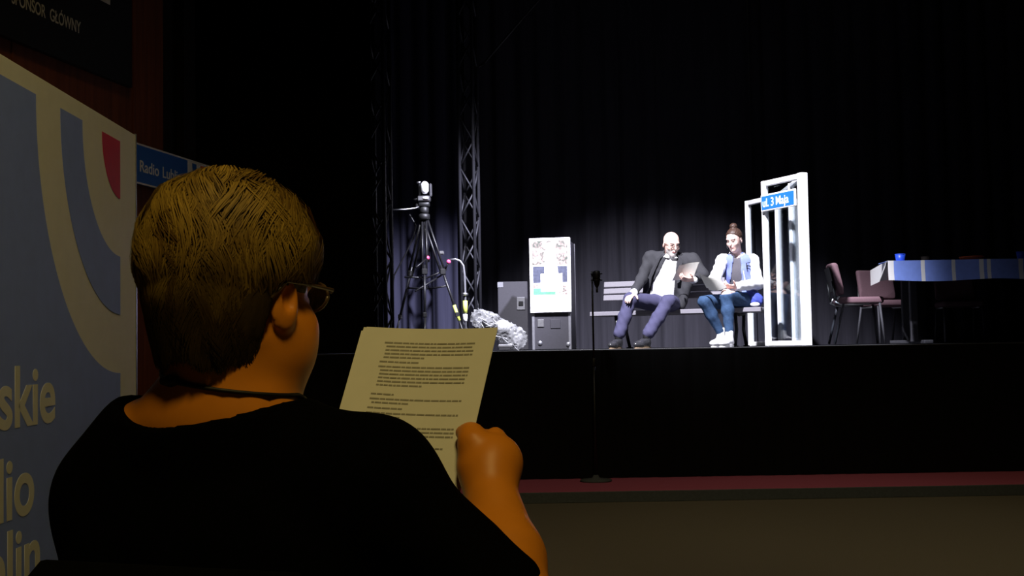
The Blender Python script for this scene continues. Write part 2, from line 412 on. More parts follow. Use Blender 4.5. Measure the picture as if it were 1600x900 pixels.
def face_colour(H, r, f, u, s, skin, lips, brow, beard=None):
    A = np.array([tuple(r), tuple(f), tuple(u)]); Hn = np.array(tuple(H))
    def fn(vs):
        q = (vs - Hn) @ A.T / s; c = np.tile(np.array(skin, 'f'), (len(vs), 1))
        fr = q[:, 1] > .04
        near = (np.abs(q[:, 0]) < .11) & (np.abs(q[:, 2]) < .14) & (np.abs(q[:, 1]) < .13)
        if beard is not None:
            b = near & (q[:, 2] < -.045) & (q[:, 1] > .02) & ~((np.abs(q[:, 0]) < .02) & (np.abs(q[:, 2] + .060) < .007)); c[b] = beard
        c[near & fr & (np.abs(q[:, 0]) < .024) & (np.abs(q[:, 2] + .060) < .0075) & (q[:, 1] > .08)] = lips
        for sx in (-1, 1):
            e = near & fr & ((q[:, 0] - sx * .031) ** 2 / .014 ** 2 + (q[:, 2] - .004) ** 2 / .006 ** 2 < 1); c[e] = (.06, .04, .035)
            e = near & fr & (np.abs(q[:, 0] - sx * .032) < .02) & (np.abs(q[:, 2] - .026) < .0045); c[e] = brow
        return c
    return fn

# ================================================================ SETTING
ST = 1.10                           # stage level
STY = 10.0                          # stage front
def struct(o, label=None, cat=None): return tag(o, label, cat, kind='structure')
struct(MB().box((1.5, 3.7, -.05), (14, 10.8, .1)).build('floor', M['carpet']), 'olive grey carpet of the auditorium floor', 'floor')
struct(MB().box((1.5, 9.7, .04), (14, 1.2, .08), bev=.004).build('trim_1', M['maroon']), 'maroon carpet strip on the low step before the stage', 'carpet')
struct(MB().box((1.5, 9.09, .039), (14, .02, .078), bev=.003).build('trim_2', M['riser']), 'dark grey riser in front of the maroon strip', 'riser')
struct(MB().box((2.2, 12.9, ST - .06), (13, 5.8, .12), bev=.004).build('stage_floor', M['stage']), 'black painted stage floor', 'stage')
def curtain(name, x0, x1, y0, y1, z0, z1, m, label, amp=.06, wl=.24, seed=1, cat='curtain', nz=6):
    rg = np.random.default_rng(seed); L = math.hypot(x1 - x0, y1 - y0); n = int(L / .022)
    t = np.linspace(0, L, n); ph = np.cumsum(rg.normal(0, .12, n)) ; am = amp * (.65 + .35 * np.sin(t * 2.1 + seed) * np.sin(t * .9 + 2 * seed))
    th = t / wl * 2 * math.pi + ph; ex, ey = (x1 - x0) / L, (y1 - y0) / L
    vs = []; fs = []
    for j in range(nz + 1):
        z = z0 + (z1 - z0) * j / nz; g = 1.0 - .15 * j / nz
        for i in range(n):
            o = am[i] * g * (math.sin(th[i]) + .28 * math.sin(2 * th[i] + 1 + .15 * j)); a = t[i] + .012 * math.sin(th[i] * .5 + j * .4)
            vs.append((x0 + ex * a + ey * o, y0 + ey * a - ex * o, z))
    for j in range(nz):
        for i in range(n - 1):
            q = j * n + i; fs.append((q, q + 1, q + n + 1, q + n))
    mb = MB(); mb.add(vs, fs); o = mb.build(name, m, None, True, False)
    so = o.modifiers.new('thickness', 'SOLIDIFY'); so.thickness = .006; so.use_rim = False
    return tag(o, label, cat)
curtain('stage_curtain', -2.6, 3.0, 15.35, 15.35, ST + .004, 6.6, M['velvet'], 'tall black pleated backdrop curtain behind the bench', .042, .27, 3)
curtain('stage_curtain', 3.0, 8.5, 15.45, 15.45, ST + .004, 6.6, M['velvet'], 'unlit black pleated backdrop curtain behind the conference table', .042, .27, 5)
curtain('stage_curtain', X(600, 14.3), X(716, 14.3), 14.3, 14.3, ST + .004, 6.6, M['sidevelvet'], 'bluish black side curtain behind the camera tripod', .05, .2, 8)
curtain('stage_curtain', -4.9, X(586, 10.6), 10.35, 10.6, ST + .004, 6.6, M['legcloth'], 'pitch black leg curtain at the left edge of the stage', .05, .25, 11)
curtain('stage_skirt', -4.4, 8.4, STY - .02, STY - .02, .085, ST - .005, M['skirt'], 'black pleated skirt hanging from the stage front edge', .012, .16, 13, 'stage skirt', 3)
# splayed side wall of the hall
WA = Vector((-4.17, 2.0, 0)); wd = Vector((.205, 1, 0)).normalized()
def wall_pt(Y, z=0, off=0): return Vector((-2.63 + .205 * (Y - 9.5), Y, z)) + Vector((wd.y, -wd.x, 0)) * off
wn = Vector((wd.y, -wd.x, 0))
a, b = wall_pt(2.0), wall_pt(9.45)
mb = MB(); mb.slab([a, b, b + Vector((0, 0, 6.6)), a + Vector((0, 0, 6.6))], -wn, .15)
wl = struct(mb.build('wall_left', M['wallb']), 'reddish brown side wall of the auditorium', 'wall')
for k in range(5):
    Y0 = 3.2 + 1.45 * k
    mb = MB(); c = wall_pt(Y0, 3.3, .004); mb.box(c, (.03, .012, 6.5), (wd, wn, Vector((0, 0, 1))), .002); mb.build('joint_strip', M['wallb'], wl)
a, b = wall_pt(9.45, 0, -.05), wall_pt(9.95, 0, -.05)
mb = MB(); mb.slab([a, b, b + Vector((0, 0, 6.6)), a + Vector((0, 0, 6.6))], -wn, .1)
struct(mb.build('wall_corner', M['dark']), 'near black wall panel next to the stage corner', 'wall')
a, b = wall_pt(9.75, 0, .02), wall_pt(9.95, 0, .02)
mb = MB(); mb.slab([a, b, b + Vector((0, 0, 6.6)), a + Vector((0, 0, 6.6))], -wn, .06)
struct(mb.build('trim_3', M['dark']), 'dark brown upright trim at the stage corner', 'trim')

# sponsor board high on the wall
def wall_ray(px, py, off=0.0):
    """where a pixel's ray meets the side wall"""
    o = Vector((0, 0, CAMZ)); d = P(px, py, 1) - o; q = wall_pt(9.5, 0, off)
    return o + d * ((q - o).dot(wn) / d.dot(wn))
br = wall_ray(207, 137, .09)
sb = empty('sponsor_board', br, 'black sponsor board with pale lettering high on the brown wall', 'sign')
c = br - wd * 1.6 + Vector((0, 0, .75)) - wn * .02
MB().box(c, (3.2, .04, 1.5), (wd, wn, Vector((0, 0, 1))), .004).build('panel', M['board'], sb)
for q in (-1.2, 1.2):
    MB().box(c + wd * q - wn * .05, (.06, .06, 1.2), (wd, wn, Vector((0, 0, 1)))).build('bracket', M['blackmetal'], sb)
te = wall_ray(126, 53, .091); t0 = wall_ray(66, 25, .091)
cv_w = 1.9
for word in ('GŁÓWNY', 'SPONSOR'):
    tt, wdt = text_mesh(word, .112, M['stext'], sb, te, wd, (0, 0, 1), wn, 'lettering', .001, .0006, .72)
    tt.location = Vector(tt.location) - wd * wdt; te = te - wd * (wdt + .045)
lp = wall_ray(172, 8, .091)
MB().slab([lp, lp - wd * .42, lp - wd * .42 + Vector((0, 0, .26)), lp + Vector((0, 0, .26))], wn, .001).build('pale_logo_block', M['stext'], sb)

# ---- blue strip sign
def sign_pt(px, py): return wall_ray(px, py, .16)
tl, bl = sign_pt(214, 223), sign_pt(212, 286)
sh = (tl.z - bl.z); mid = (tl.z + bl.z) / 2
s0 = sign_pt(222, 262); rtop = sign_pt(352, 270)
right = wall_pt(s0.y, 0, .16) + wd * .02
endp = sign_pt(352, 272); L0 = (Vector((endp.x, endp.y, 0)) - Vector((tl.x, tl.y, 0))).length
o0 = Vector((tl.x, tl.y, bl.z))
bs = empty('strip_sign', o0, 'blue and white strip sign fixed on the wall behind the banner', 'sign')
Lft = 1.55
MB().box(o0 + wd * ((L0 - Lft) / 2) + Vector((0, 0, sh / 2)) - wn * .012, (L0 + Lft, .024, sh), (wd, wn, Vector((0, 0, 1))), .002).build('panel', M['sblue'], bs)
for zz in (sh - .006, .006):
    MB().box(o0 + wd * ((L0 - Lft) / 2) + Vector((0, 0, zz)) + wn * .001, (L0 + Lft, .004, .012), (wd, wn, Vector((0, 0, 1)))).build('white_border', M['swhite'], bs)
for q in (-1.2, L0 * .3): MB().box(o0 + wd * q + Vector((0, 0, sh / 2)) - wn * .09, (.05, .14, .1), (wd, wn, Vector((0, 0, 1)))).build('bracket', M['blackmetal'], bs)
# logo: white field with quarter rings, right part
u1 = sh * .235
def rings(org, ex, ez, nrm, unit, parent, mats, hmax, n=20, eps=.0012):
    """quarter rings about org growing along -ex and -ez; mats: list of (r0, r1, material, name)"""
    for (ra, rb, m_, nm) in mats:
        vs = []; fs = []
        for i in range(n + 1):
            a_ = math.pi / 2 * i / n
            for r_ in (ra, rb): vs.append(org - ex * (math.cos(a_) * r_ * unit) - ez * (math.sin(a_) * r_ * unit) + nrm * eps)
        for i in range(n): fs.append((2 * i, 2 * i + 1, 2 * i + 3, 2 * i + 2))
        mb = MB(); mb.add(vs, fs); o = mb.build(nm, m_, parent, False, False)
        so = o.modifiers.new('thickness', 'SOLIDIFY'); so.thickness = .001; so.offset = 1
xr = sign_pt(319, 262); xl = sign_pt(293, 250)
pr = Vector((xr.x, xr.y, bl.z))
lw = (Vector((xr.x, xr.y)) - Vector((xl.x, xl.y))).length
MB().box(pr - wd * (lw / 2) + Vector((0, 0, sh / 2)) + wn * .0005, (lw, .002, sh * .97), (wd, wn, Vector((0, 0, 1)))).build('logo_field', M['swhite'], bs)
rings(pr + Vector((0, 0, sh * .92)) + wn * .002, wd, Vector((0, 0, 1)), wn, lw / 4, bs, [(0.001, 1.0, M['bred'], 'logo_red'), (2, 3, M['sblue'], 'logo_blue')], 0)
w_end = sign_pt(283, 285); xo = Vector((w_end.x, w_end.y, bl.z + sh * .32))
for word, bo_, gap in (('Lublin', .0006, .05), ('Radio', .0015, .05), ('Polskie', .0012, 0)):
    tt, wdt = text_mesh(word, sh * .40, M['swhite'], bs, xo, wd, (0, 0, 1), wn, 'lettering', bo_, .0006, 1.1)
    tt.location = Vector(tt.location) - wd * wdt; xo = xo - wd * (wdt + gap)

# ---- large banner wall (free standing)
BX = P(212, 212, 5.63); B0 = P(0, 82, 4.06)
bd = Vector((BX.x - B0.x, BX.y - B0.y, 0)).normalized(); bn = Vector((bd.y, -bd.x, 0))
btop = (BX.z + B0.z) / 2; bo = Vector((BX.x, BX.y, 0))
def ban_ray(px, py, off=0.0):
    o = Vector((0, 0, CAMZ)); d = P(px, py, 1) - o; q = bo + bn * off
    return o + d * ((q - o).dot(bn) / d.dot(bn))
bw = empty('banner_wall', bo, 'tall white and blue printed banner wall standing at the left', 'banner')
BL = 2.6
c = bo - bd * (BL / 2) + Vector((0, 0, btop / 2 + .02)) - bn * .012
MB().box(c, (BL, .024, btop - .04), (bd, bn, Vector((0, 0, 1))), .003).build('printed_panel', M['cream'], bw)
MB().box(bo - bd * .004 + Vector((0, 0, btop / 2 + .02)) - bn * .012, (.012, .034, btop - .03), (bd, bn, Vector((0, 0, 1))), .002).build('edge_profile', M['alu'], bw)
for q in (.25, BL - .25):
    MB().box(bo - bd * q + Vector((0, 0, .012)) - bn * .012, (.08, .5, .024), (bd, bn, Vector((0, 0, 1))), .004).build('foot', M['alu'], bw)
ctr = ban_ray(187, 221); unit = (ctr.z - ban_ray(184, 583).z) / 4.0
ez = Vector((0, 0, 1))
# blue field: rectangle below with concave quarter-circle
NN = 28; ztop = ban_ray(20, 128).z
vs = []; fs = []
for i in range(NN + 1):
    a_ = math.pi / 2 * i / NN
    p = ctr - bd * (math.cos(a_) * 4 * unit) - ez * (math.sin(a_) * 4 * unit); q = Vector((p.x, p.y, .06))
    vs += [p + bn * .0012, q + bn * .0012]
for i in range(NN): fs.append((2 * i, 2 * i + 1, 2 * i + 3, 2 * i + 2))
p = ctr - bd * (4 * unit); e = bo - bd * (BL - .03)
n0 = len(vs); vs += [Vector((p.x, p.y, ctr.z)) + bn * .0012, Vector((p.x, p.y, .06)) + bn * .0012, Vector((e.x, e.y, .06)) + bn * .0012, Vector((e.x, e.y, ctr.z)) + bn * .0012]
fs.append((n0, n0 + 1, n0 + 2, n0 + 3))
mb = MB(); mb.add(vs, fs); bf = mb.build('blue_field', M['bblue'], bw, False, False)
so = bf.modifiers.new('thickness', 'SOLIDIFY'); so.thickness = .001; so.offset = 0
rings(ctr, bd, ez, bn, unit, bw, [(.001, 1.0, M['bred'], 'red_quarter'), (2, 3, M['bblue'], 'blue_ring')], 0, 28)
for word, px, py in (('Polskie', 86, 656), ('Radio', 53, 797), ('Lublin', 62, 902)):
    p = ban_ray(px, py, .002); k_ = (ban_ray(60, 573).z - ban_ray(60, 661).z)
    tt, wdt = text_mesh(word, k_ / .69, M['cream'], bw, p, bd, ez, bn, 'lettering', .006, .0006, 1.2)
    tt.location = Vector(tt.location) - bd * wdt

# ================================================================ STAGE OBJECTS
Zv = Vector((0, 0, 1))
# ---- bench
SL = Vector((X(922, 13.4), 13.4, 0)); SR = Vector((X(1190, 12.6), 12.6, 0))
be = (SR - SL).normalized(); bnn = Vector((-be.y, be.x, 0)); BLn = (SR - SL).length; bmid = (SL + SR) / 2
SZ = 1.50
bench = empty('park_bench', bmid + Vector((0, 0, ST)) + bnn * .2, 'long grey slatted park bench with black iron legs', 'bench')
bax = (be, bnn, Zv)
for k in range(4):
    MB().box(bmid + bnn * (.05 + .105 * k) + Zv * (SZ - .024), (BLn, .092, .048), bax, .006).build('seat_slat', M['slat'], bench)
tilt = math.radians(10); bu = Zv * math.cos(tilt) + bnn * math.sin(tilt); bf2 = bnn * math.cos(tilt) - Zv * math.sin(tilt)
for k in range(3):
    MB().box(bmid + bnn * (.43 + .013 * k) + Zv * (1.660 + .074 * k), (BLn, .03, .062), (be, bf2, bu), .006).build('back_slat', M['slat'], bench)
for s_ in (-1, 1):
    q = bmid + be * (s_ * (BLn / 2 - .28))
    lg = MB()
    lg.tube([q + bnn * .06 + Zv * (SZ - .05), q + bnn * .10 + Zv * 1.28, q + bnn * .03 + Zv * (ST + .012)], .018, 8)
    lg.tube([q + bnn * .06 + Zv * (SZ - .06), q + bnn * .22 + Zv * (SZ - .07), q + bnn * .40 + Zv * (SZ - .06)], .016, 8)
    lg.box(q + bnn * .03 + Zv * (ST + .008), (.05, .08, .016), bax, .004)
    lg.build('leg', M['blackmetal'], bench, True)
    lg = MB(); lg.tube([q + bnn * .40 + Zv * (SZ - .05), q + bnn * .37 + Zv * 1.28, q + bnn * .47 + Zv * (ST + .012)], .018, 8)
    lg.box(q + bnn * .47 + Zv * (ST + .008), (.05, .08, .016), bax, .004); lg.build('leg', M['blackmetal'], bench, True)
    MB().tube([q + bnn * .42 + Zv * (SZ - .06), q + bnn * .46 + Zv * 1.62, q + bnn * .505 + Zv * 1.85], .014, 8).build('back_bracket', M['blackmetal'], bench, True)

# ---- glazed shelter: two frames joined by beams
def gp(px, Y): return Vector((X(px, Y), Y, 0))
A, B, C, D = gp(1201, 12.42), gp(1261, 11.85), gp(1174, 14.1), gp(1221, 13.5)
HT = 1.12 + (540 - 284) / 1950 * 12.42
sh_ = empty('glazed_shelter', (A + B + C + D) / 4 + Zv * ST, 'tall white framed glazed street shelter standing beside the bench', 'shelter')
def post(p, w_=.075, z0=ST + .002, z1=HT, nm='post'):
    ex = (B - A).normalized(); ey = Vector((-ex.y, ex.x, 0))
    MB().box(p + Zv * ((z0 + z1) / 2), (w_, w_, z1 - z0), (ex, ey, Zv), .006).build(nm, M['whitepost'], sh_)
def beam(p, q, z, h=.07, t=.06, nm='rail'):
    d = (q - p); L = d.length; ex = d.normalized(); ey = Vector((-ex.y, ex.x, 0))
    MB().box((p + q) / 2 + Zv * z, (L - .076, t, h), (ex, ey, Zv), .005).build(nm, M['whitepost'], sh_)
for p in (A, B, C, D): post(p, .075 if p is B else .052)
mid_ = gp(1243, 12.6); post(mid_, .05)
for p, q in ((A, B), (C, D)):
    beam(p, q, HT - .028, .052, .045); beam(p, q, ST + .028, .048, .045)
for p, q in ((B, mid_), (mid_, D)):
    beam(p, q, HT - .03, .045, .045)
beam(B, mid_, ST + .025, .04, .045); beam(mid_, D, ST + .025, .04, .045)
def pane(p, q, z0, z1):
    d = (q - p); L = d.length; ex = d.normalized(); ey = Vector((-ex.y, ex.x, 0))
    MB().box((p + q) / 2 + Zv * ((z0 + z1) / 2), (L - .08, .008, z1 - z0), (ex, ey, Zv)).build('pane', M['glass'], sh_)
pane(A, B, ST + .075, HT - .075); pane(C, D, ST + .075, HT - .075); pane(B, mid_, ST + .05, HT - .055); pane(mid_, D, ST + .05, HT - .055)
ex = (B - A).normalized(); ey = Vector((ex.y, -ex.x, 0))
sg = empty('street_sign', (A + B) / 2 + ey * .03 + Zv * (HT - .32), 'small blue street name sign on the shelter frame', 'sign')
zc = 1.12 + (540 - 314.5) / 1950 * 12.13; sc = (A + B) / 2 + ey * .045 + ex * -.02 + Zv * zc
slen = (B - A).length - .06
MB().box(sc, (slen, .02, .165), (ex, ey, Zv), .004).build('white_plate', M['white'], sg)
MB().box(sc + ey * .011, (slen - .03, .004, .135), (ex, ey, Zv)).build('blue_face', M['sblue'], sg)
xo = sc - ex * (slen * .44) - Zv * .04 + ey * .0135
for word in ('ul.', '3', 'Maja'):
    tt, wdt = text_mesh(word, .118, M['white'], sg, xo, ex, Zv, ey, 'lettering', .0012, .0006, .98); xo = xo + ex * (wdt + .032)

# ---- tall case with a poster on its front
def box_thing(root, nm, c, size, ax, m, bev=.006, parent=None): return MB().box(c, size, ax, bev).build(nm, m, parent or root)
cy = 12.5; cL, cR = X(832, cy), X(893, cy); ch = (545 - 374) / 1950 * cy
ang = math.radians(9); cex = Vector((math.cos(ang), -math.sin(ang), 0)); cey = Vector((math.sin(ang), math.cos(ang), 0)); cax = (cex, cey, Zv)
cw = cR - cL; cd = .5
cc = Vector((cL, cy, 0)) + cex * (cw / 2) + cey * (cd / 2)
fc = empty('flight_case', cc + Zv * ST, 'tall dark grey flight case with a poster on its front', 'case')
MB().box(cc + Zv * (ST + .004 + ch / 2), (cw - .006, cd - .006, ch - .008), cax, .004).build('body', M['case'], fc)
for sx in (-1, 1):
    for sy in (-1, 1):
        MB().box(cc + cex * (sx * (cw / 2 - .012)) + cey * (sy * (cd / 2 - .012)) + Zv * (ST + ch / 2 + .002), (.028, .028, ch - .004), cax, .003).build('edge_profile', M['caseedge'], fc)
def on_case(px, py): 
    o = Vector((0, 0, CAMZ)); d = P(px, py, 1) - o; q = cc - cey * (cd / 2); return o + d * ((q - o).dot(cey) / d.dot(cey))
for (px, py) in ((844, 536), (888, 538)):
    p = on_case(px, py); MB().lathe(p, [(.022, 0), (.022, .006), (.012, .014), (.004, .016)], 14, (cex, Zv, -cey)).build('rubber_foot', M['caseedge'], fc)
p = on_case(845, 505); MB().box(p - cey * .003, (.065, .008, .075), cax, .003).build('latch', M['alu'], fc)
p = on_case(868, 506); MB().box(p - cey * .002, (.10, .006, .09), cax, .003).build('recess_plate', M['case'], fc)
# poster
pt, pb_ = on_case(830, 373), on_case(831, 489)
pw, ph_ = cw + .02, pt.z - pb_.z
pc = cc - cey * (cd / 2 + .02) + Zv * (pb_.z + ph_ / 2) 
po = empty('poster_panel', pc - Zv * (ph_ / 2), 'bright poster of a white monument before trees', 'poster')
MB().box(pc, (pw, .03, ph_), cax, .004).build('board', M['white'], po)
def pquad(nm, x0, x1, z0, z1, m, lay=1, poly=None):
    pts = poly or [(x0, z0), (x1, z0), (x1, z1), (x0, z1)]
    q = [pc - cey * (.0152 + .0005 * lay) + cex * ((x - .5) * pw) + Zv * ((z - .5) * ph_) for x, z in pts]
    MB().slab(q, -cey, .0004).build(nm, m, po)
pquad('tree_print', .06, .94, .635, .965, M['foliage'])
pquad('wall_print', .08, .92, .40, .62, M['printdark'])
pquad('fence_print', .08, .92, .33, .38, M['foliage'])
pquad('lawn_print', .08, .92, .235, .325, M['printgreen'])
pquad('grey_print', .62, .92, .235, .325, M['foliage'], 1.5)
pquad('monument_print', 0, 0, 0, 0, M['white'], 3, [(.27, .28), (.80, .28), (.80, .52), (.70, .52), (.66, .72), (.62, .93), (.42, .93), (.38, .72), (.36, .52), (.27, .52)])
pquad('pale_ground_print', .04, .96, .03, .235, M['white'], 3)

# ---- second case behind
cy2 = 13.6; x0, x1 = X(779, cy2), X(826, cy2); h2 = (546 - 438) / 1950 * cy2; c2 = Vector(((x0 + x1) / 2, cy2 + .3, 0))
wax = (Vector((1, 0, 0)), Vector((0, 1, 0)), Zv)
f2 = empty('flight_case', c2 + Zv * ST, 'dark grey flight case left of the poster with a metal latch', 'case')
MB().box(c2 + Zv * (ST + h2 / 2 + .002), (x1 - x0, .6, h2 - .004), wax, .006).build('body', M['case'], f2)
q = Vector((x0 + .03, cy2, ST + h2 - .035)); MB().box(q, (.065, .012, .06), wax, .003).build('corner', M['caseedge'], f2)
q = Vector((X(815, cy2), cy2 - .003, ST + h2 * .68)); la = MB().box(q, (.09, .012, .14), wax, .004).build('latch', M['caseedge'], f2)
MB().box(q + Vector((0, -.008, 0)), (.05, .012, .05), wax, .004).build('latch_bolt', M['blackmetal'], la)

# ---- truss towers
def truss(px, Y, wd_, label, z1=6.2, rz=.5, m=M['trussmetal'], step=.27):
    c = Vector((X(px, Y), Y, 0)); t = empty('truss_tower', c + Zv * ST, label, 'truss', 'lighting truss towers', 0)
    cs = [c + Vector((math.cos(rz + math.pi / 2 * k), math.sin(rz + math.pi / 2 * k), 0)) * (wd_ * .7071) for k in range(4)]
    for p in cs: MB().tube([p + Zv * (ST + .02), p + Zv * z1], .019, 10).build('chord', m, t, True)
    for k in range(4):
        a_, b_ = cs[k], cs[(k + 1) % 4]; mb = MB(); z = ST + .06; fl = k % 2
        n = 0
        while z + step < z1:
            p, q = (a_, b_) if (n + fl) % 2 else (b_, a_)
            MB().tube([p + Zv * z, q + Zv * (z + step)], .010, 6).build('brace', m, t, True); z += step; n += 1
    mb = MB(); mb.box(c + Zv * (ST + .012), (wd_ + .12, wd_ + .12, .02), wax, .004); mb.build('base_plate', m, t)
    return t
truss(737, 13.2, .155, 'grey square lattice truss tower right of the camera tripod')
truss(596, 11.6, .16, 'dim black lattice truss tower left of the camera tripod', m=M['blackmetal'])
tag(MB().tube([P(757, 98, 13.4), P(822, 22, 13.4), P(840, 2, 13.4), P(860, -25, 13.4)], .012, 6).tube([P(748, 104, 13.3), P(757, 98, 13.4)], .012, 6).build('rigging_cable', M['blackmetal'], None, True), 'thin dark diagonal rigging cable running up from the truss', 'cable')

# ---- camera tripod
TY = 12.2; ap = P(663, 338, TY)
tr = empty('camera_tripod', Vector((ap.x, TY, ST)), 'black camera tripod with pink knobbed pan handles', 'tripod')
for (px, Y, tape) in ((612, 12.5, 0), (733, 12.0, 1), (664, 11.85, 0)):
    ft = Vector((X(px, Y), Y, ST + .015)); hip = ap + (ft - ap).normalized() * .04
    k1 = ap.lerp(ft, .42); k2 = ap.lerp(ft, .74); sd = (ft - ap).cross(Vector((0, 1, 0))).normalized() * .02
    lg = MB(); lg.tube([hip + sd, k1 + sd], .011, 8); lg.tube([hip - sd, k1 - sd], .011, 8); lg.tube([k1 - (ft - ap) * .05, k2], .013, 8); lg.tube([k2, ft], .010, 8)
    lo = lg.build('leg', M['blackmetal'], tr, True)
    MB().box(k1, (.055, .05, .06), wax, .008).build('leg_clamp', M['black'], lo); MB().box(k2, (.04, .04, .05), wax, .008).build('leg_clamp', M['black'], lo)
    MB().ball(ft, (.025, .025, .014)).build('rubber_foot', M['black'], lo, True)
    if tape:
        q = ap.lerp(ft, .72); e = (ft - ap).normalized()
        MB().tube([q - e * .07, q + e * .09], .016, 10).build('yellow_tape', M['yellow'], lo, True)
sp = P(688, 433, TY)
mb = MB()
for (px, Y) in ((612, 12.5), (733, 12.0), (664, 11.85)):
    ft = Vector((X(px, Y), Y, ST)); mb.tube([Vector((ap.x + .03, TY, ST + .62)), ap.lerp(ft, .52)], .009, 6)
mb.build('spreader', M['blackmetal'], tr, True)
MB().tube([ap - Zv * .45 + Vector((.03, 0, 0)), ap], .018, 10).build('centre_column', M['blackmetal'], tr, True)
MB().lathe(ap - Zv * .035, [(.045, 0), (.055, .01), (.055, .05), (.04, .06)], 16).build('bowl', M['black'], tr, True)
hd = MB(); hd.lathe(ap + Zv * .025, [(.04, 0), (.045, .02), (.045, .06), (.03, .07)], 16); hd.box(ap + Zv * .115, (.11, .09, .05), wax, .01); hd.box(ap + Vector((-.06, 0, .10)), (.05, .05, .06), wax, .01); hd.build('pan_head', M['black'], tr, True)
MB().tube([P(661, 320, TY), P(650, 325, TY - .05), P(635, 327, TY - .1), P(613, 328, TY - .15)], .0075, 8).build('pan_handle', M['alu'], tr, True)
def wand(p, q, knob, nm='pan_handle'):
    h = MB().tube([p, q], .009, 8).build(nm, M['blackmetal'], tr, True)
    if knob is not None: MB().ball(knob, .021).build('pink_knob', M['pink'], h, True)
wand(P(650, 418, TY - .25), P(667, 404, TY - .1), P(668, 403, TY - .1), 'side_handle')
wand(P(696, 420, TY - .1), P(700, 411, TY - .12), P(701, 409, TY - .12), 'side_handle')
wand(P(649, 455, TY - .25), P(690, 430, TY), None, 'side_handle')
wand(P(632, 433, TY - .15), P(668, 434, TY - .1), None, 'side_handle'); wand(P(668, 434, TY - .1), P(698, 421, TY - .05), None, 'side_handle')
MB().box(P(690, 395, TY - .03), (.05, .05, .035), wax, .008).build('lever', M['alu'], tr)
# camera on it
cz = ap.z + .142
pz = empty('video_camera', (ap.x, TY, cz), 'small white pan tilt video camera on top of the tripod', 'video camera')
MB().box(Vector((ap.x, TY, cz + .028)), (.125, .13, .052), wax, .010).build('base', M['alu'], pz)
MB().ball(Vector((ap.x + .02, TY - .068, cz + .03)), (.03, .012, .014)).build('sensor_window', M['white'], pz, True)
for s_ in (-1, 1): MB().box(Vector((ap.x + .012 + s_ * .055, TY, cz + .115)), (.022, .07, .13), wax, .010).build('yoke_arm', M['alu'] if s_ > 0 else M['black'], pz)
MB().tube([Vector((ap.x + .012, TY - .05, cz + .075)), Vector((ap.x + .012, TY - .055, cz + .10)), Vector((ap.x + .012, TY - .055, cz + .17)), Vector((ap.x + .012, TY - .05, cz + .19))], [.02, .038, .038, .02], 14).build('lens_head', M['white'], pz, True)
MB().tube([Vector((ap.x - .07, TY, cz + .19)), Vector((ap.x - .03, TY, cz + .195))], .011, 8).build('knob', M['alu'], pz, True)
MB().tube([Vector((ap.x - .10, TY + .02, cz + .02)), Vector((ap.x - .06, TY, cz + .028))], .016, 8).build('cable_plug', M['black'], pz, True)
# loose cables from the camera
cb = [P(640, 335, TY + .05), P(650, 352, TY + .06), P(646, 372, TY + .1), P(632, 400, TY + .15), P(616, 430, TY + .2), P(610, 470, TY + .3)]
tag(MB().tube(cb + [Vector((cb[-1].x + .02, TY + .3, ST + .01))], .008, 6).build('camera_cable', M['black'], None, True), 'black cable hanging left of the camera tripod', 'cable')
# bent stand pipe with tape
pp = [P(703, 406, 12.55), P(712, 405, 12.55), P(719, 408, 12.55), P(724, 415, 12.55), P(726, 430, 12.55), P(727, 460, 12.55)]
bot = Vector((pp[-1].x, 12.55, ST + .03))
sp_ = empty('bent_pipe_stand', (bot.x, bot.y, ST), 'bent silver pipe stand with yellow tape beside the truss', 'stand')
MB().tube(pp + [bot], .012, 10).build('pipe', M['caseedge'], sp_, True)
MB().lathe(P(726.5, 462, 12.55), [(.02, 0), (.034, .005), (.034, .025), (.02, .03)], 14).build('collar', M['alu'], sp_, True)
MB().tube([P(727, 470, 12.55), P(727, 489, 12.55)], .023, 10).build('yellow_tape', M['yellow'], sp_, True)
MB().tube([P(727, 491, 12.55), P(727, 502, 12.55)], .022, 10).build('white_tape', M['white'], sp_, True)
MB().lathe(Vector((bot.x, bot.y, ST + .002)), [(.15, 0), (.15, .012), (.03, .022), (.02, .04)], 20).build('base', M['blackmetal'], sp_, True)

# ---- plastic wrapped stage lamp
wy = 11.7; p0, p1 = P(752, 498, wy), P(806, 528, wy)
wl_ = empty('wrapped_stage_lamp', Vector(((p0.x + p1.x) / 2, wy, ST)), 'stage lamp wrapped in crumpled clear plastic lying by the cases', 'stage lamp')
e = (p1 - p0).normalized()
MB().tube([p0 + e * .02, p0 + e * .12, p0 + e * .26, p1 - e * .02], [.05, .075, .075, .05], 16).build('lamp_body', M['case'], wl_, True)
MB().ball(P(785, 510, wy - .06), (.075, .04, .06)).build('milky_bulge', M['cloudplastic'], wl_, True)
lo, hi = bounds([p0, p1], .22); F = Field(lo, hi, .012)
F.cone(p0 - e * .01, p1, .088, .105, .03); F.ell(P(803, 530, wy - .02), (.08, .09, .075), k=.03); F.ell(P(764, 500, wy), (.09, .09, .07), k=.03)
F.warp(lambda x, y, z: .010 * np.sin(x * 70 + 20 * np.sin(z * 31)) * np.sin(z * 83 + x * 35) + .007 * np.sin(y * 120 + x * 60) + .005 * np.sin(150 * z - 90 * x))
F.cut(lambda x, y, z: (ST + .006 - z) + 0 * x + 0 * y)
ws = F.mesh('plastic_wrap'); link_mesh('plastic_wrap', ws, M['plastic'], wl_)
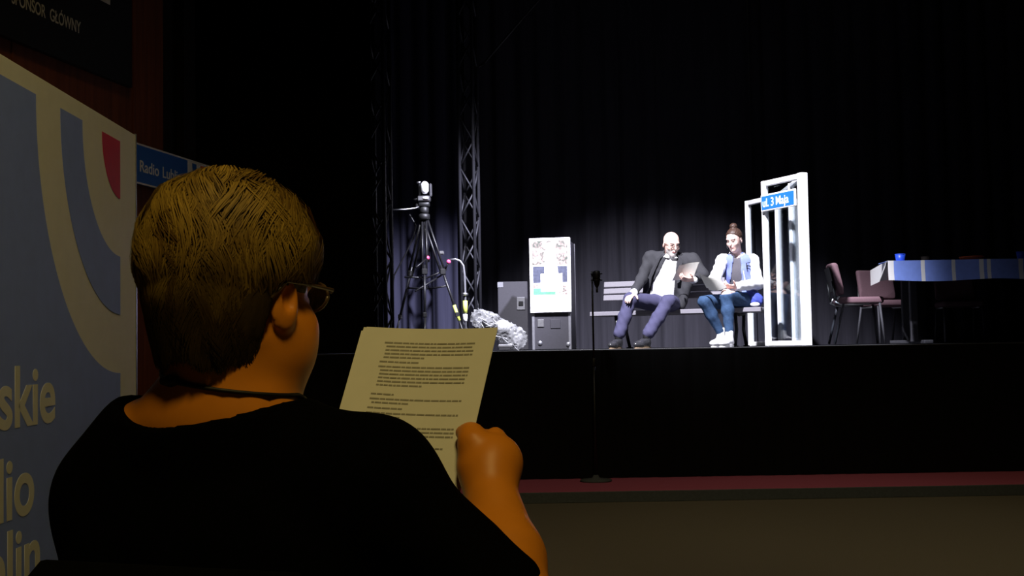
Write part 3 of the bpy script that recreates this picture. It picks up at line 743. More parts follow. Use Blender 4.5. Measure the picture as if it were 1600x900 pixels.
for k in range(16):
    t_ = random.random(); a_ = random.uniform(-1.9, .9); q = p0.lerp(p1, t_) + Vector((0, -math.cos(a_) * .1, math.sin(a_) * .1)); w2 = e * random.uniform(.02, .06) + Zv * random.uniform(-.03, .03)
    MB().tube([q - w2, q + Vector((0, -.006, .004)), q + w2], [.002, .006, .002], 5).build('wrap_crease', M['cloudplastic'], wl_, True)
MB().box(P(790, 545, wy) + Zv * .025, (.14, .2, .03), wax, .008).build('base_plate', M['caseedge'], wl_)

# ---- microphone stand in front of the stage
MY = 9.76; mb0 = Vector((X(927, MY), MY, .08))
ms = empty('microphone_stand', mb0, 'slim black microphone stand on the maroon strip before the stage', 'microphone stand')
MB().lathe(mb0 + Zv * .001, [(.122, 0), (.125, .006), (.118, .016), (.03, .026), (.018, .05)], 32).build('base', M['riser'], ms, True)
mt = P(925, 424, MY)
MB().tube([mb0 + Zv * .04, Vector((mt.x, MY, 1.0))], .011, 10).build('lower_tube', M['blackmetal'], ms, True)
MB().tube([Vector((mt.x, MY, .98)), mt], .008, 10).build('upper_tube', M['blackmetal'], ms, True)
MB().lathe(Vector((mt.x, MY, .97)), [(.012, 0), (.018, .01), (.018, .06), (.01, .07)], 12).build('clutch', M['black'], ms, True)
MB().tube([mt - Zv * .02, P(931, 435, MY - .02)], .012, 8).build('clip', M['black'], ms, True)
mc = P(932.5, 436, MY - .05)
mi = empty('microphone', mc - Zv * .09, 'black studio microphone clamped on the slim stand', 'microphone')
MB().lathe(mc - Zv * .07, [(.006, 0), (.014, .012), (.022, .03), (.027, .055), (.029, .06), (.029, .118), (.026, .13), (.012, .136)], 18).build('body', M['black'], mi, True)
MB().tube([mc - Zv * .105, mc - Zv * .068], .009, 8).build('plug', M['black'], mi, True)
for k in range(2):
    MB().tube([mc + Vector((math.cos(q) * .045, math.sin(q) * .045, -.01 + .05 * k)) for q in [i * math.pi / 8 for i in range(17)]], .0035, 6).build('shock_mount_ring', M['black'], mi, True)

# ---- conference chairs
def conf_chair(loc, rz, label):
    t = empty('conference_chair', (0, 0, 0), label, 'chair', 'conference chairs by the table')
    def cushion(nm, c, r, fn=None):
        F = Field(np.array(c) - np.array(r) - .04, np.array(c) + np.array(r) + .04, .013)
        b = .028
        def sd(x, y, z):
            q = [np.abs(x - c[0]) - (r[0] - b), np.abs(y - c[1] - (fn(x, z) if fn else 0)) - (r[1] - b), np.abs(z - c[2]) - (r[2] - b)]
            return np.sqrt(np.maximum(q[0], 0) ** 2 + np.maximum(q[1], 0) ** 2 + np.maximum(q[2], 0) ** 2) + np.minimum(np.maximum(q[0], np.maximum(q[1], q[2])), 0) - b
        F.d[:] = 1; F.d = sd(*np.meshgrid(*F.ax, indexing='ij', sparse=True)).astype('f')
        return link_mesh(nm, F.mesh(nm), M['mauve'], t)
    cushion('seat', (0, .02, .455), (.235, .225, .036))
    cushion('backrest', (0, -.225, .68), (.225, .034, .165), lambda x, z: -(z - .68) * .22 + x * x * .5)
    MB().box((0, -.262, .68), (.38, .010, .25), (Vector((1, 0, 0)), Vector((0, .976, .21)), Vector((0, -.21, .976))), .003).build('back_shell', M['black'], t)
    for s_ in (-1, 1):
        MB().tube([(s_ * .19, -.20, .50), (s_ * .20, -.235, .44), (s_ * .205, -.18, .415), (s_ * .21, .10, .415)], .012, 8).build('side_rail', M['alu'], t, True)
        MB().tube([(s_ * .19, -.262, .66), (s_ * .195, -.245, .52), (s_ * .20, -.225, .45)], .012, 8).build('back_tube', M['blackmetal'], t, True)
        MB().tube([(s_ * .215, .20, .425), (s_ * .225, .24, .012)], .0125, 8).build('leg', M['greymetal'], t, True)
        MB().tube([(s_ * .215, -.16, .425), (s_ * .225, -.26, .012)], .0125, 8).build('leg', M['greymetal'], t, True)
    t.location = loc; t.rotation_euler.z = rz
    return t
c1 = conf_chair(Vector((X(1340, 12.95), 12.95, ST)), -math.pi / 2 - .12, 'mauve conference chair seen side on next to the shelter')
c2_ = copy_tree(c1); c2_.location = Vector((X(1386, 14.0), 14.0, ST)); c2_.rotation_euler.z = math.pi + .25; c2_['label'] = 'mauve conference chair facing forward behind the table corner'
c3_ = copy_tree(c1); c3_.location = Vector((X(1500, 14.7), 14.7, ST)); c3_.rotation_euler.z = math.pi - .1; c3_['label'] = 'dim mauve conference chair half hidden behind the blue table skirt'

# ---- table with skirt
ty0, ty1 = 11.5, 13.0; tz = 1.12 + (537 - 410) / 1950 * ty0
tx0 = X(1391, ty0); tx0b = X(1364, ty1); tx1 = tx0 + 2.6
tb = empty('conference_table', Vector(((tx0 + tx1) / 2, (ty0 + ty1) / 2, ST)), 'long dark conference table with a blue striped skirt', 'table')
MB().slab([(tx0 + .02, ty0 + .02, tz - .032), (tx1, ty0 + .02, tz - .032), (tx1, ty1, tz - .032), (tx0b + .02, ty1, tz - .032)], Zv, .03).build('table_top', M['dark'], tb)
for q, Y in ((X(1429, 11.9), 11.9), (X(1429, 11.9) + .19, 12.75), (tx1 - .3, 11.9), (tx1 - .3, 12.75)):
    lg = MB().box((q, Y, (ST + tz) / 2 - .01), (.07, .05, tz - ST - .06), wax, .006).build('leg', M['greymetal'], tb)
for q in (X(1429, 11.9) + .09, tx1 - .3): MB().box((q, 12.3, ST + .02), (.09, 1.1, .036), wax, .008).build('foot', M['greymetal'], tb)
# skirt: separate cloth clipped to the table edge
sk = empty('table_skirt', Vector((tx0 + 1, ty0, tz - .2)), 'blue cloth skirt with white stripes along the table front', 'tablecloth')
zt, zb = tz + .004, tz - .185
stripes = [(1391, 1400, 'w'), (1400, 1404, 'b'), (1404, 1443, 'b'), (1443, 1449, 'w'), (1449, 1491, 'b'), (1491, 1497, 'w'), (1497, 1534, 'b'), (1534, 1541, 'w'), (1541, 1546, 'b'), (1546, 1552, 'w'), (1552, 1596, 'b'), (1596, 1603, 'w'), (1603, 1650, 'b'), (1650, 1656, 'w'), (1656, 1700, 'b')]
for a_, b_, k_ in stripes:
    xa, xb = X(a_, ty0), X(b_, ty0); n = max(2, int((xb - xa) / .03)); vs = []; fs = []
    for i in range(n + 1):
        x_ = xa + (xb - xa) * i / n; y_ = ty0 + .006 * math.sin(x_ * 14) 
        for z_ in (zt, (zt + zb) / 2, zb + .008 * math.sin(x_ * 6)): vs.append((x_, y_ - (.012 if z_ < zt - .1 else 0), z_))
    for i in range(n):
        for j in range(2): fs.append((3 * i + j, 3 * i + 3 + j, 3 * i + 4 + j, 3 * i + 1 + j))
    mb = MB(); mb.add(vs, fs); o = mb.build('white_stripe' if k_ == 'w' else 'blue_panel', M['white'] if k_ == 'w' else M['tblue'], sk, True, False)
    so = o.modifiers.new('thickness', 'SOLIDIFY'); so.thickness = .004; so.use_rim = False
nA = Vector((tx0, ty0 + .012, zt)); nB = Vector((tx0b, ty1, zt)); dn = Zv * -1
sidev = (nB - nA).normalized(); sno = Vector((-sidev.y, sidev.x, 0))
MB().slab([nA, nB, nB + dn * .16, nA + (nB - nA) * .45 + dn * .16, nA + (nB - nA) * .10 + dn * .05], sno, .004).build('end_flap', M['white'], sk)
MB().slab([nA + dn * .03 - sno * .003 + sidev * .02, nA + (nB - nA) * .45 + dn * .15 - sno * .003, nA + dn * .175 + sidev * .02 - sno * .003], sno, .003).build('grey_end_panel', M['case'], sk)
MB().slab([(tx0, ty0 + .004, tz), (tx1, ty0 + .004, tz), (tx1, ty0 + .4, tz), (tx0 + .03, ty0 + .4, tz)], Zv, .003).build('top_flap', M['tblue'], sk)
def cup(px, Y, r, h, m, label, nm='cup'):
    c = Vector((X(px, Y), Y, tz + .0035)); t = empty(nm, c, label, 'cup')
    MB().lathe(c, [(r * .75, 0), (r * .8, .005), (r, h), (r * .92, h), (r * .7, .01)], 18).build('body', m, t, True)
    MB().lathe(c + Zv * (h - .004), [(r * .98, 0), (r * 1.04, .003), (r * 1.04, .006), (r * .94, .008)], 18).build('rim', m, t, True)
cup(1411, 11.75, .048, .075, M['cupblue'], 'bright blue cup at the lit end of the table')
cup(1450, 12.0, .04, .065, M['dark'], 'dim dark cup behind the blue cup on the table')
cup(1601, 11.7, .045, .075, M['cupblue'], 'dim blue cup at the right edge of the picture')
bc = Vector((X(1523, 12.0), 12.0, tz - .0015)); bw_ = empty('orange_bowl', bc, 'low orange bowl on the blue skirted table', 'bowl')
MB().lathe(bc, [(.05, 0), (.06, .005), (.11, .045), (.115, .06), (.108, .06), (.06, .015)], 24).build('body', M['orange'], bw_, True)
MB().lathe(bc + Zv * .056, [(.108, 0), (.118, .002), (.118, .007), (.108, .009)], 24).build('rim', M['orange'], bw_, True)

# ================================================================ PEOPLE ON THE BENCH
def shoe(parent, ankle, toe, m, msole, nm='shoe', hgt=.10, wdt=.045, high=0):
    ankle = Vector(ankle); d = Vector((toe.x - ankle.x, toe.y - ankle.y, 0)); d.normalize(); s_ = Vector((d.y, -d.x, 0))
    heel = Vector((ankle.x, ankle.y, ST)) - d * .05; L = .27
    lo, hi = bounds([heel, heel + d * L, ankle + Zv * .1], .07); F = Field(lo, hi, .007)
    F.ell(heel + d * .05 + Zv * .05, (wdt * .8, .06, .05), (s_, d, Zv), .03); F.ell(heel + d * .18 + Zv * .04, (wdt, .09, .038), (s_, d, Zv), .03)
    F.cone(heel + d * .07 + Zv * .07, ankle + Zv * (.02 + high), .04, .042, .03); F.cone(heel + d * .08 + Zv * .08, heel + d * .17 + Zv * .05, .036, .03, .02)
    F.cut(lambda x, y, z: (ST + .016 - z) + 0 * x + 0 * y); F.cut(lambda x, y, z: (z - (ankle.z + .03 + high)) + 0 * x + 0 * y)
    so_ = link_mesh(nm, F.mesh(nm), m, parent)
    mb = MB(); n = 20; out = []
    for i in range(n):
        a_ = 2 * math.pi * i / n; lx = math.cos(a_); ly = math.sin(a_)
        out.append(heel + d * (.115 + .14 * lx) + s_ * (ly * wdt * (.85 + .18 * lx)) + Zv * .001)
    mb.slab(out, Zv, .018); mb.build('sole', msole, so_)
    for k in range(3):
        q = heel + d * (.105 + .025 * k) + Zv * (.094 - .014 * k); MB().tube([q - s_ * .026 - Zv * .008, q + Zv * .004, q + s_ * .026 - Zv * .008], .004, 5).build('lace', m, so_, True)
    return so_
def paper_obj(name, label, corners, sheets, text=False, bend=.0, cat='paper', n=8):
    """corners TL TR BR BL"""
    c = sum(corners, Vector()) / 4; t = empty(name, c, label, cat)
    TL, TR, BR, BL = corners; nr = (TR - TL).cross(BL - TL).normalized()
    for k, (dx, dz) in enumerate(sheets):
        vs = []; fs = []
        for j in range(n + 1):
            for i in range(n + 1):
                a_, b_ = i / n, j / n
                p = (TL * (1 - a_) + TR * a_) * (1 - b_) + (BL * (1 - a_) + BR * a_) * b_
                p = p + nr * (bend * math.sin(math.pi * a_) + .0025 * k) + (TR - TL) * dx + (TL - BL) * dz; vs.append(p)
        for j in range(n):
            for i in range(n): q = j * (n + 1) + i; fs.append((q, q + 1, q + n + 2, q + n + 1))
        mb = MB(); mb.add(vs, fs); o = mb.build('sheet', M['paper'], t, True, False); so = o.modifiers.new('thickness', 'SOLIDIFY'); so.thickness = .0008; so.use_rim = False
    return t, nr

# ---- man in a suit
def man():
    pel = P(1039, 470, 13.22); nk = P(1048, 399, 13.14); H = P(1049, 381, 13.06)
    shR, shL = P(1017, 402, 13.2), P(1082, 406, 13.1)
    elR, elL = P(1002, 437, 13.12), P(1099, 430, 13.0); wrR, wrL = P(990, 458, 12.86), P(1083, 437, 12.84)
    hiR, hiL = P(1027, 474, 13.16), P(1050, 475, 13.10); knR, knL = P(985, 468, 12.86), P(1044, 471, 12.66)
    anR, anL = P(966, 527, 12.78), P(1010, 526, 12.55); toR, toL = P(953, 541, 12.6), P(993, 541, 12.4)
    allp = [pel, nk, H, shR, shL, elR, elL, wrR, wrL, knR, knL, anR, anL]
    t = empty('person', Vector((pel.x, pel.y, ST)), 'bald bearded man in a dark suit reading a paper on the bench', 'person')
    r, f, u = frame(Vector((.30, -.86, -.34)))           # head looks down to the page
    fx = (shL - shR).normalized(); up = (nk - pel).normalized(); ff = fx.cross(up).normalized(); ff = ff if ff.y < 0 else -ff; tx = (fx, ff, up)
    lo, hi = bounds(allp, .16); 
    def torso(F, g):
        F.ell(pel + up * .02, (.165 + g, .125 + g, .12 + g), tx, .05); F.ell(pel + up * .17 + ff * .02, (.16 + g, .135 + g, .16 + g), tx, .06)
        F.ell(nk - up * .19 + ff * .01, (.175 + g, .120 + g, .17 + g), tx, .06); F.cone(shR - up * .01, shL - up * .01, .062 + g, .062 + g, .06)
    def arms(F, g):
        F.chain([shR, elR, wrR], [.056 + g, .045 + g, .032 + g], .03); F.chain([shL, elL, wrL], [.056 + g, .045 + g, .032 + g], .03)
    def legs(F, g, stop=1.0):
        for h_, k_, a_ in ((hiR, knR, anR), (hiL, knL, anL)):
            F.cone(h_, k_, .082 + g, .058 + g, .05); F.cone(k_, k_.lerp(a_, .45), .056 + g, .052 + g, .03); F.cone(k_.lerp(a_, .45), k_.lerp(a_, stop), .052 + g, .038 + g + (.012 if stop < 1 else 0), .03)
    F = Field(lo, hi, .007); torso(F, -.01); arms(F, -.008); legs(F, -.008)
    F.cone(nk - up * .03, H - u * .05 - f * .015, .062, .058, .03); head(F, H, r, f, u, 1.05)
    hand(F, wrR, (knR - wrR) * .6 + Vector((-.05, -.10, -.02)), (0, .2, -1), fx, 1.0, (8, 22, 18)); hand(F, wrL, Vector((-.10, -.05, .0)), (-.2, .5, .9), up, 1.0, (25, 40, 30))
    me = F.mesh('body', face_colour(H, r, f, u, 1.05, (.76, .50, .43), (.45, .16, .14), (.55, .45, .40), (.72, .66, .63)))
    link_mesh('body', me, M['skin'], t)
    F = Field(lo, hi, .009); F.ell(pel, (.175, .133, .125), tx, .05); legs(F, .013, .90)
    F.warp(lambda x, y, z: .003 * np.sin(z * 60 + x * 40) * np.sin(x * 55 - y * 30)); F.cut(lambda x, y, z: ((x - pel.x) * up.x + (y - pel.y) * up.y + (z - pel.z) * up.z - .12))
    link_mesh('trousers', F.mesh('trousers'), M['navy'], t)
    F = Field(lo, hi, .009); torso(F, .004); F.cone(nk - up * .02, nk + up * .025, .072, .066, .02)
    F.cut(lambda x, y, z: -((x - pel.x) * up.x + (y - pel.y) * up.y + (z - pel.z) * up.z) + .03)
    sh = link_mesh('shirt', F.mesh('shirt'), M['shirtw'], t)
    F = Field(lo, hi, .008); torso(F, .018); arms(F, .012); F.cone(nk - up * .02, nk + up * .035 - ff * .02, .086, .078, .02)
    F.cone(shL - up * .05 + ff * .02, pel + fx * .19 + ff * .12 - up * .02, .07, .05, .05); F.cone(shR - up * .05, pel - fx * .19 - up * .02 + ff * .02, .06, .05, .05)
    F.warp(lambda x, y, z: .004 * np.sin(z * 48 + x * 30) * np.sin(x * 42 - y * 25))
    def opening(x, y, z):
        dx, dy, dz = x - nk.x, y - nk.y, z - nk.z
        a_ = dx * fx.x + dy * fx.y + dz * fx.z; b_ = dx * ff.x + dy * ff.y + dz * ff.z; c_ = dx * up.x + dy * up.y + dz * up.z
        s_ = np.clip(-c_ / .42, 0, 1); l_ = -.035 - .19 * s_ ** 1.3; rr = .075 - .005 * s_
        inside = np.minimum(np.minimum(a_ - l_, rr - a_), b_ - .012)
        top = (c_ - .060); return np.maximum(inside, np.minimum(top, .02 + 0 * b_))
    F.cut(opening)
    F.cut(lambda x, y, z: -((x - pel.x) * up.x + (y - pel.y) * up.y + (z - pel.z) * up.z) - .05)
    for w_, e_, hw in ((wrR, elR, 1), (wrL, elL, 1)):
        dd = (w_ - e_).normalized(); q = w_ - dd * .015
        F.d = np.where(np.sqrt(sum((np.meshgrid(*F.ax, indexing='ij', sparse=True)[i] - w_[i]) ** 2 for i in range(3))) < .10, np.maximum(F.d, sum((np.meshgrid(*F.ax, indexing='ij', sparse=True)[i] - q[i]) * dd[i] for i in range(3))), F.d).astype('f')
    ja = link_mesh('jacket', F.mesh('jacket'), M['suit'], t)
    for s_, (a_, b_) in ((-1, ((-.075, .02), (-.16, -.24))), (1, ((.09, .02), (.115, -.26)))):
        q = [nk + fx * (a_[0]) + up * a_[1] + ff * .10, nk + fx * (a_[0] + s_ * .055) + up * (a_[1] - .06) + ff * .115, nk + fx * (b_[0] + s_ * .03) + up * b_[1] + ff * .165, nk + fx * b_[0] + up * (b_[1] - .02) + ff * .16]
        MB().slab(q, ff, .008).build('lapel', M['suit'], ja)
    for w_, e_ in ((wrR, elR), (wrL, elL)):
        dd = (w_ - e_).normalized(); MB().tube([w_ - dd * .03, w_ + dd * .012], [.043, .041], 14).build('shirt_cuff', M['shirtw'], sh, True)
    for s_ in (-1, 1):
        q = nk + fx * (.045 * s_ + .01) + ff * .075 + up * .03; MB().slab([q, q + fx * (.03 * s_) - up * .045 + ff * .02, q - fx * (.035 * s_) - up * .05 + ff * .03, q - fx * (.03 * s_) + up * .0 + ff * .015], ff, .006).build('collar_point', M['shirtw'], sh)
    g = MB()
    for s_ in (-1, 1):
        c_ = H + r * (.033 * s_) + f * .100 + u * .003; g.tube([c_ + (r * math.cos(q) * .024 + u * math.sin(q) * .017) for q in [i * math.pi / 6 for i in range(13)]], .0022, 5); g.tube([c_ + r * (.024 * s_), H + r * (.078 * s_) + f * .02 + u * .006, H + r * (.08 * s_) - f * .02], .002, 5)
    g.tube([H + r * -.010 + f * .104 + u * .006, H + r * .010 + f * .104 + u * .006], .002, 5); g.build('glasses', M['blackmetal'], t, True)
    for a_, to in ((anR, toR), (anL, toL)):
        shoe(t, a_, to, M['leather'], M['sole'], high=-.05)
        MB().tube([a_ - Zv * .05, a_ + Zv * .05], [.036, .037], 14).build('sock', M['black'], t, True)
    pp_, nr = paper_obj('script_page', 'white script page held by the bearded man', [P(1061, 415, 12.77), P(1092, 410, 12.69), P(1082, 437, 12.84), P(1050, 439, 12.92)], [(0, 0), (.02, .01)], bend=.01)
    return t
man()

# ---- woman in a varsity jacket
def woman():
    pel = P(1160, 466, 12.98); nk = P(1152, 400, 12.94); H = P(1147, 374.5, 12.86)
    shR, shL = P(1129, 407, 12.93), P(1176, 407, 12.90)
    elR, elL = P(1117, 436, 12.82), P(1184, 443, 12.85); wrR, wrL = P(1114, 449, 12.60), P(1149, 448, 12.58)
    hiR, hiL = P(1148, 472, 12.92), P(1166, 472, 12.88); knR, knL = P(1101, 471, 12.62), P(1135, 460, 12.50)
    anR, anL = P(1127, 522, 12.72), P(1140, 524, 12.50); toR, toL = P(1112, 541, 12.55), P(1122, 541, 12.3)
    allp = [pel, nk, H, shR, shL, elR, elL, wrR, wrL, knR, knL, anR, anL]
    t = empty('person', Vector((pel.x, pel.y, ST)), 'young woman with a hair bun in a blue and white varsity jacket', 'person')
    r, f, u = frame(Vector((-.56, -.70, -.36)))
    fx = (shL - shR).normalized(); up = (nk - pel).normalized(); ff = fx.cross(up).normalized(); ff = ff if ff.y < 0 else -ff; tx = (fx, ff, up)
    lo, hi = bounds(allp, .15)
    def torso(F, g):
        F.ell(pel + up * .01, (.160 + g, .12 + g, .11 + g), tx, .05); F.ell(pel + up * .16, (.125 + g, .10 + g, .15 + g), tx, .06)
        F.ell(nk - up * .17 + ff * .015, (.140 + g, .105 + g, .15 + g), tx, .06); F.cone(shR, shL, .048 + g, .048 + g, .05)
    def arms(F, g, side=None):
        if side != 'L': F.chain([shR, elR, wrR], [.046 + g, .038 + g, .026 + g], .03)
        if side != 'R': F.chain([shL, elL, wrL], [.046 + g, .038 + g, .026 + g], .03)
    def legs(F, g, stop=1.0):
        for h_, k_, a_ in ((hiR, knR, anR), (hiL, knL, anL)):
            F.cone(h_, k_, .085 + g, .058 + g, .05); F.cone(k_, k_.lerp(a_, .4), .056 + g, .053 + g, .03); F.cone(k_.lerp(a_, .4), k_.lerp(a_, stop), .053 + g, .036 + g, .03)
    F = Field(lo, hi, .007); torso(F, -.01); arms(F, -.004); legs(F, -.008)
    F.cone(nk - up * .03, H - u * .05 - f * .012, .050, .048, .03); head(F, H, r, f, u, .97)
    hand(F, wrR, Vector((.03, -.10, .0)), (.4, .2, .8), (-.9, 0, .3), .92, (20, 35, 30)); hand(F, wrL, Vector((-.09, -.05, .0)), (-.2, .4, .9), (0, -.6, .8), .92, (25, 40, 30))
    link_mesh('body', F.mesh('body', face_colour(H, r, f, u, .97, (.76, .52, .46), (.48, .17, .17), (.06, .035, .03))), M['skin'], t)
    # hair: cap, hairline, bun
    lo2, hi2 = bounds([H], .2); F = Field(lo2, hi2, .006)
    def L(a, b, c): return H + (r * a + f * b + u * c) * .97
    F.ell(L(0, -.016, .034), (.082 * .97, .103 * .97, .092 * .97), (r, f, u), .01); F.ell(L(0, -.06, -.02), (.06, .045, .06), (r, f, u), .02)
    A_ = [np.array(tuple(q)) for q in (r, f, u)]; Hn = np.array(tuple(H))
    def facecut(x, y, z):
        d_ = (x - Hn[0], y - Hn[1], z - Hn[2]); b_ = sum(d_[i] * A_[1][i] for i in range(3)); c_ = sum(d_[i] * A_[2][i] for i in range(3))
        return np.maximum(np.minimum(b_ - .005 - np.clip(c_ - .02, 0, 1) * .9, .090 - c_), np.minimum(b_ + .005, -.01 - c_))
    F.cut(facecut); F.ell(L(0, -.045, .135), (.040, .040, .034), (r, f, u), .012)
    F.warp(lambda x, y, z: .0025 * np.sin(z * 210 + x * 90) * np.sin(x * 260 + y * 130))
    hr = link_mesh('hair', F.mesh('hair'), M['brownhair'], t)
    MB().tube([L(math.cos(q) * .028, -.04 + math.sin(q) * .028, .112) for q in [i * math.pi / 6 for i in range(13)]], .006, 6).build('hair_tie', M['black'], hr, True)
    F = Field(lo, hi, .009); F.ell(pel, (.168, .126, .115), tx, .05); legs(F, .007, .92)
    F.warp(lambda x, y, z: .003 * np.sin(z * 60 + x * 40) * np.sin(x * 55 - y * 30)); F.cut(lambda x, y, z: ((x - pel.x) * up.x + (y - pel.y) * up.y + (z - pel.z) * up.z - .10))
    link_mesh('jeans', F.mesh('jeans'), M['jeans'], t)
    F = Field(lo, hi, .009); torso(F, .002); F.cut(lambda x, y, z: -((x - pel.x) * up.x + (y - pel.y) * up.y + (z - pel.z) * up.z) + .03)
    F.ell(nk + ff * .02 + up * .02, (.06, .06, .06), tx, .01, 's')
    link_mesh('t_shirt', F.mesh('t_shirt'), M['dtee'], t)
    F = Field(lo, hi, .008); torso(F, .014); F.cone(nk - up * .03, nk + up * .03 - ff * .01, .072, .066, .02)
    def opening(x, y, z):
        dx, dy, dz = x - nk.x, y - nk.y, z - nk.z
        a_ = dx * fx.x + dy * fx.y + dz * fx.z; b_ = dx * ff.x + dy * ff.y + dz * ff.z; c_ = dx * up.x + dy * up.y + dz * up.z
        s_ = np.clip(-c_ / .4, 0, 1); inside = np.minimum(np.minimum(a_ + .045 + .05 * s_, .025 + .015 * s_ - a_), b_ - .01)
        return np.maximum(inside, c_ - .035)
    F.cut(opening); F.cut(lambda x, y, z: -((x - pel.x) * up.x + (y - pel.y) * up.y + (z - pel.z) * up.z) - .01)
    F.warp(lambda x, y, z: .003 * np.sin(z * 50 + x * 30) * np.sin(x * 42 - y * 25))
    ja = link_mesh('jacket', F.mesh('jacket'), M['varsity'], t)
    for sd, s_, e_, w_ in (('R', shR, elR, wrR), ('L', shL, elL, wrL)):
        lo3, hi3 = bounds([s_, e_, w_], .12); F = Field(lo3, hi3, .008); dd = (w_ - e_).normalized(); inw = (nk - s_).normalized()
        F.ell(s_ + up * .002, (.058, .062, .062), k=.03); F.cone(s_ + inw * .04 + up * .022, s_, .032, .055, .03); F.cone(s_, e_, .062, .060, .03); F.cone(e_, w_ - dd * .03, .060, .046, .03)
        F.warp(lambda x, y, z: .004 * np.sin(z * 75 + x * 50) * np.sin(x * 62 - y * 45))
        sl = link_mesh('sleeve', F.mesh('sleeve'), M['varwhite'], ja)
        MB().tube([w_ - dd * .035, w_ - dd * .005], [.040, .036], 14).build('cuff', M['varwhite'] if sd == 'R' else M['varsity'], sl, True)
    MB().tube([nk + fx * (math.cos(q) * .07) + ff * (-.0 + math.sin(q) * .065) + up * (.022 - .012 * math.sin(q)) for q in [math.pi * (-1.18 + i * .1) + math.pi for i in range(0)] ] or [nk + fx * (math.cos(q) * .072) + ff * (math.sin(q) * .07) + up * (.02 - .02 * math.sin(q)) for q in [math.radians(115 + i * 310 / 14) for i in range(15)]], .014, 8).build('collar', M['varwhite'], ja, True)
    zz = nk - up * .1
    MB().tube([nk + fx * .035 + ff * .09 - up * .02, nk + fx * .032 + ff * .128 - up * .16, nk + fx * .045 + ff * .12 - up * .36], .008, 6).build('button_band', M['varwhite'], ja, True)
    b0 = nk + fx * .085 - up * .10 + ff * .125
    MB().tube([b0 + fx * .028 + up * .035, b0 - fx * .012 + up * .03 + ff * .006, b0 - fx * .012 - up * .035 + ff * .012], .0055, 6).tube([b0 - fx * .012 + ff * .01, b0 + fx * .018 + ff * .006], .005, 6).build('chest_emblem', M['black'], ja, True)
    MB().tube([L(.082, -.005, -.01), L(.075, .05, -.045), L(.05, .088, -.062)], .0022, 5).ball(L(.05, .088, -.062), .006, 8, 6).build('headset_microphone', M['black'], t, True)
    for a_, to in ((anR, toR), (anL, toL)): shoe(t, a_, to, M['varwhite'], M['white'], 'sneaker', high=.035, wdt=.05)
    paper_obj('script_page', 'curved white script pages on the lap of the seated young woman', [P(1096, 430, 12.42), P(1126, 437, 12.40), P(1136, 449, 12.44), P(1108, 453, 12.52)], [(0, 0), (-.10, .10)], bend=-.03)
    return t
woman()
# small blue bag beside her
bg = P(1178, 471, 12.82); q0 = Vector((bg.x, bg.y, SZ + .001))
bb = empty('shoulder_bag', q0, 'small blue cloth bag with a red strap at the bench end', 'bag')
F = Field(np.array(tuple(q0)) - (.2, .2, .02), np.array(tuple(q0)) + (.2, .2, .22), .009)
F.ell(q0 + Zv * .075, (.10, .075, .078), (be, bnn, Zv), .03); F.ell(q0 + Zv * .11 + be * -.03, (.06, .06, .06), k=.03)
F.warp(lambda x, y, z: .006 * np.sin(x * 70 + z * 50) * np.sin(z * 60 - y * 50)); F.cut(lambda x, y, z: q0.z + .001 - z + 0 * x + 0 * y)
link_mesh('pouch', F.mesh('pouch'), M['bagblue'], bb)
MB().tube([q0 - be * .07 - bnn * .085 + Zv * .005, q0 - be * .065 - bnn * .075 + Zv * .09, q0 - be * .05 + Zv * .16, q0 + bnn * .05 + Zv * .12], .009, 6).build('strap', M['redstrap'], bb, True)
MB().ball(q0 + be * .03 - bnn * .075 + Zv * .03, (.05, .02, .022)).build('white_tag', M['white'], bb, True)

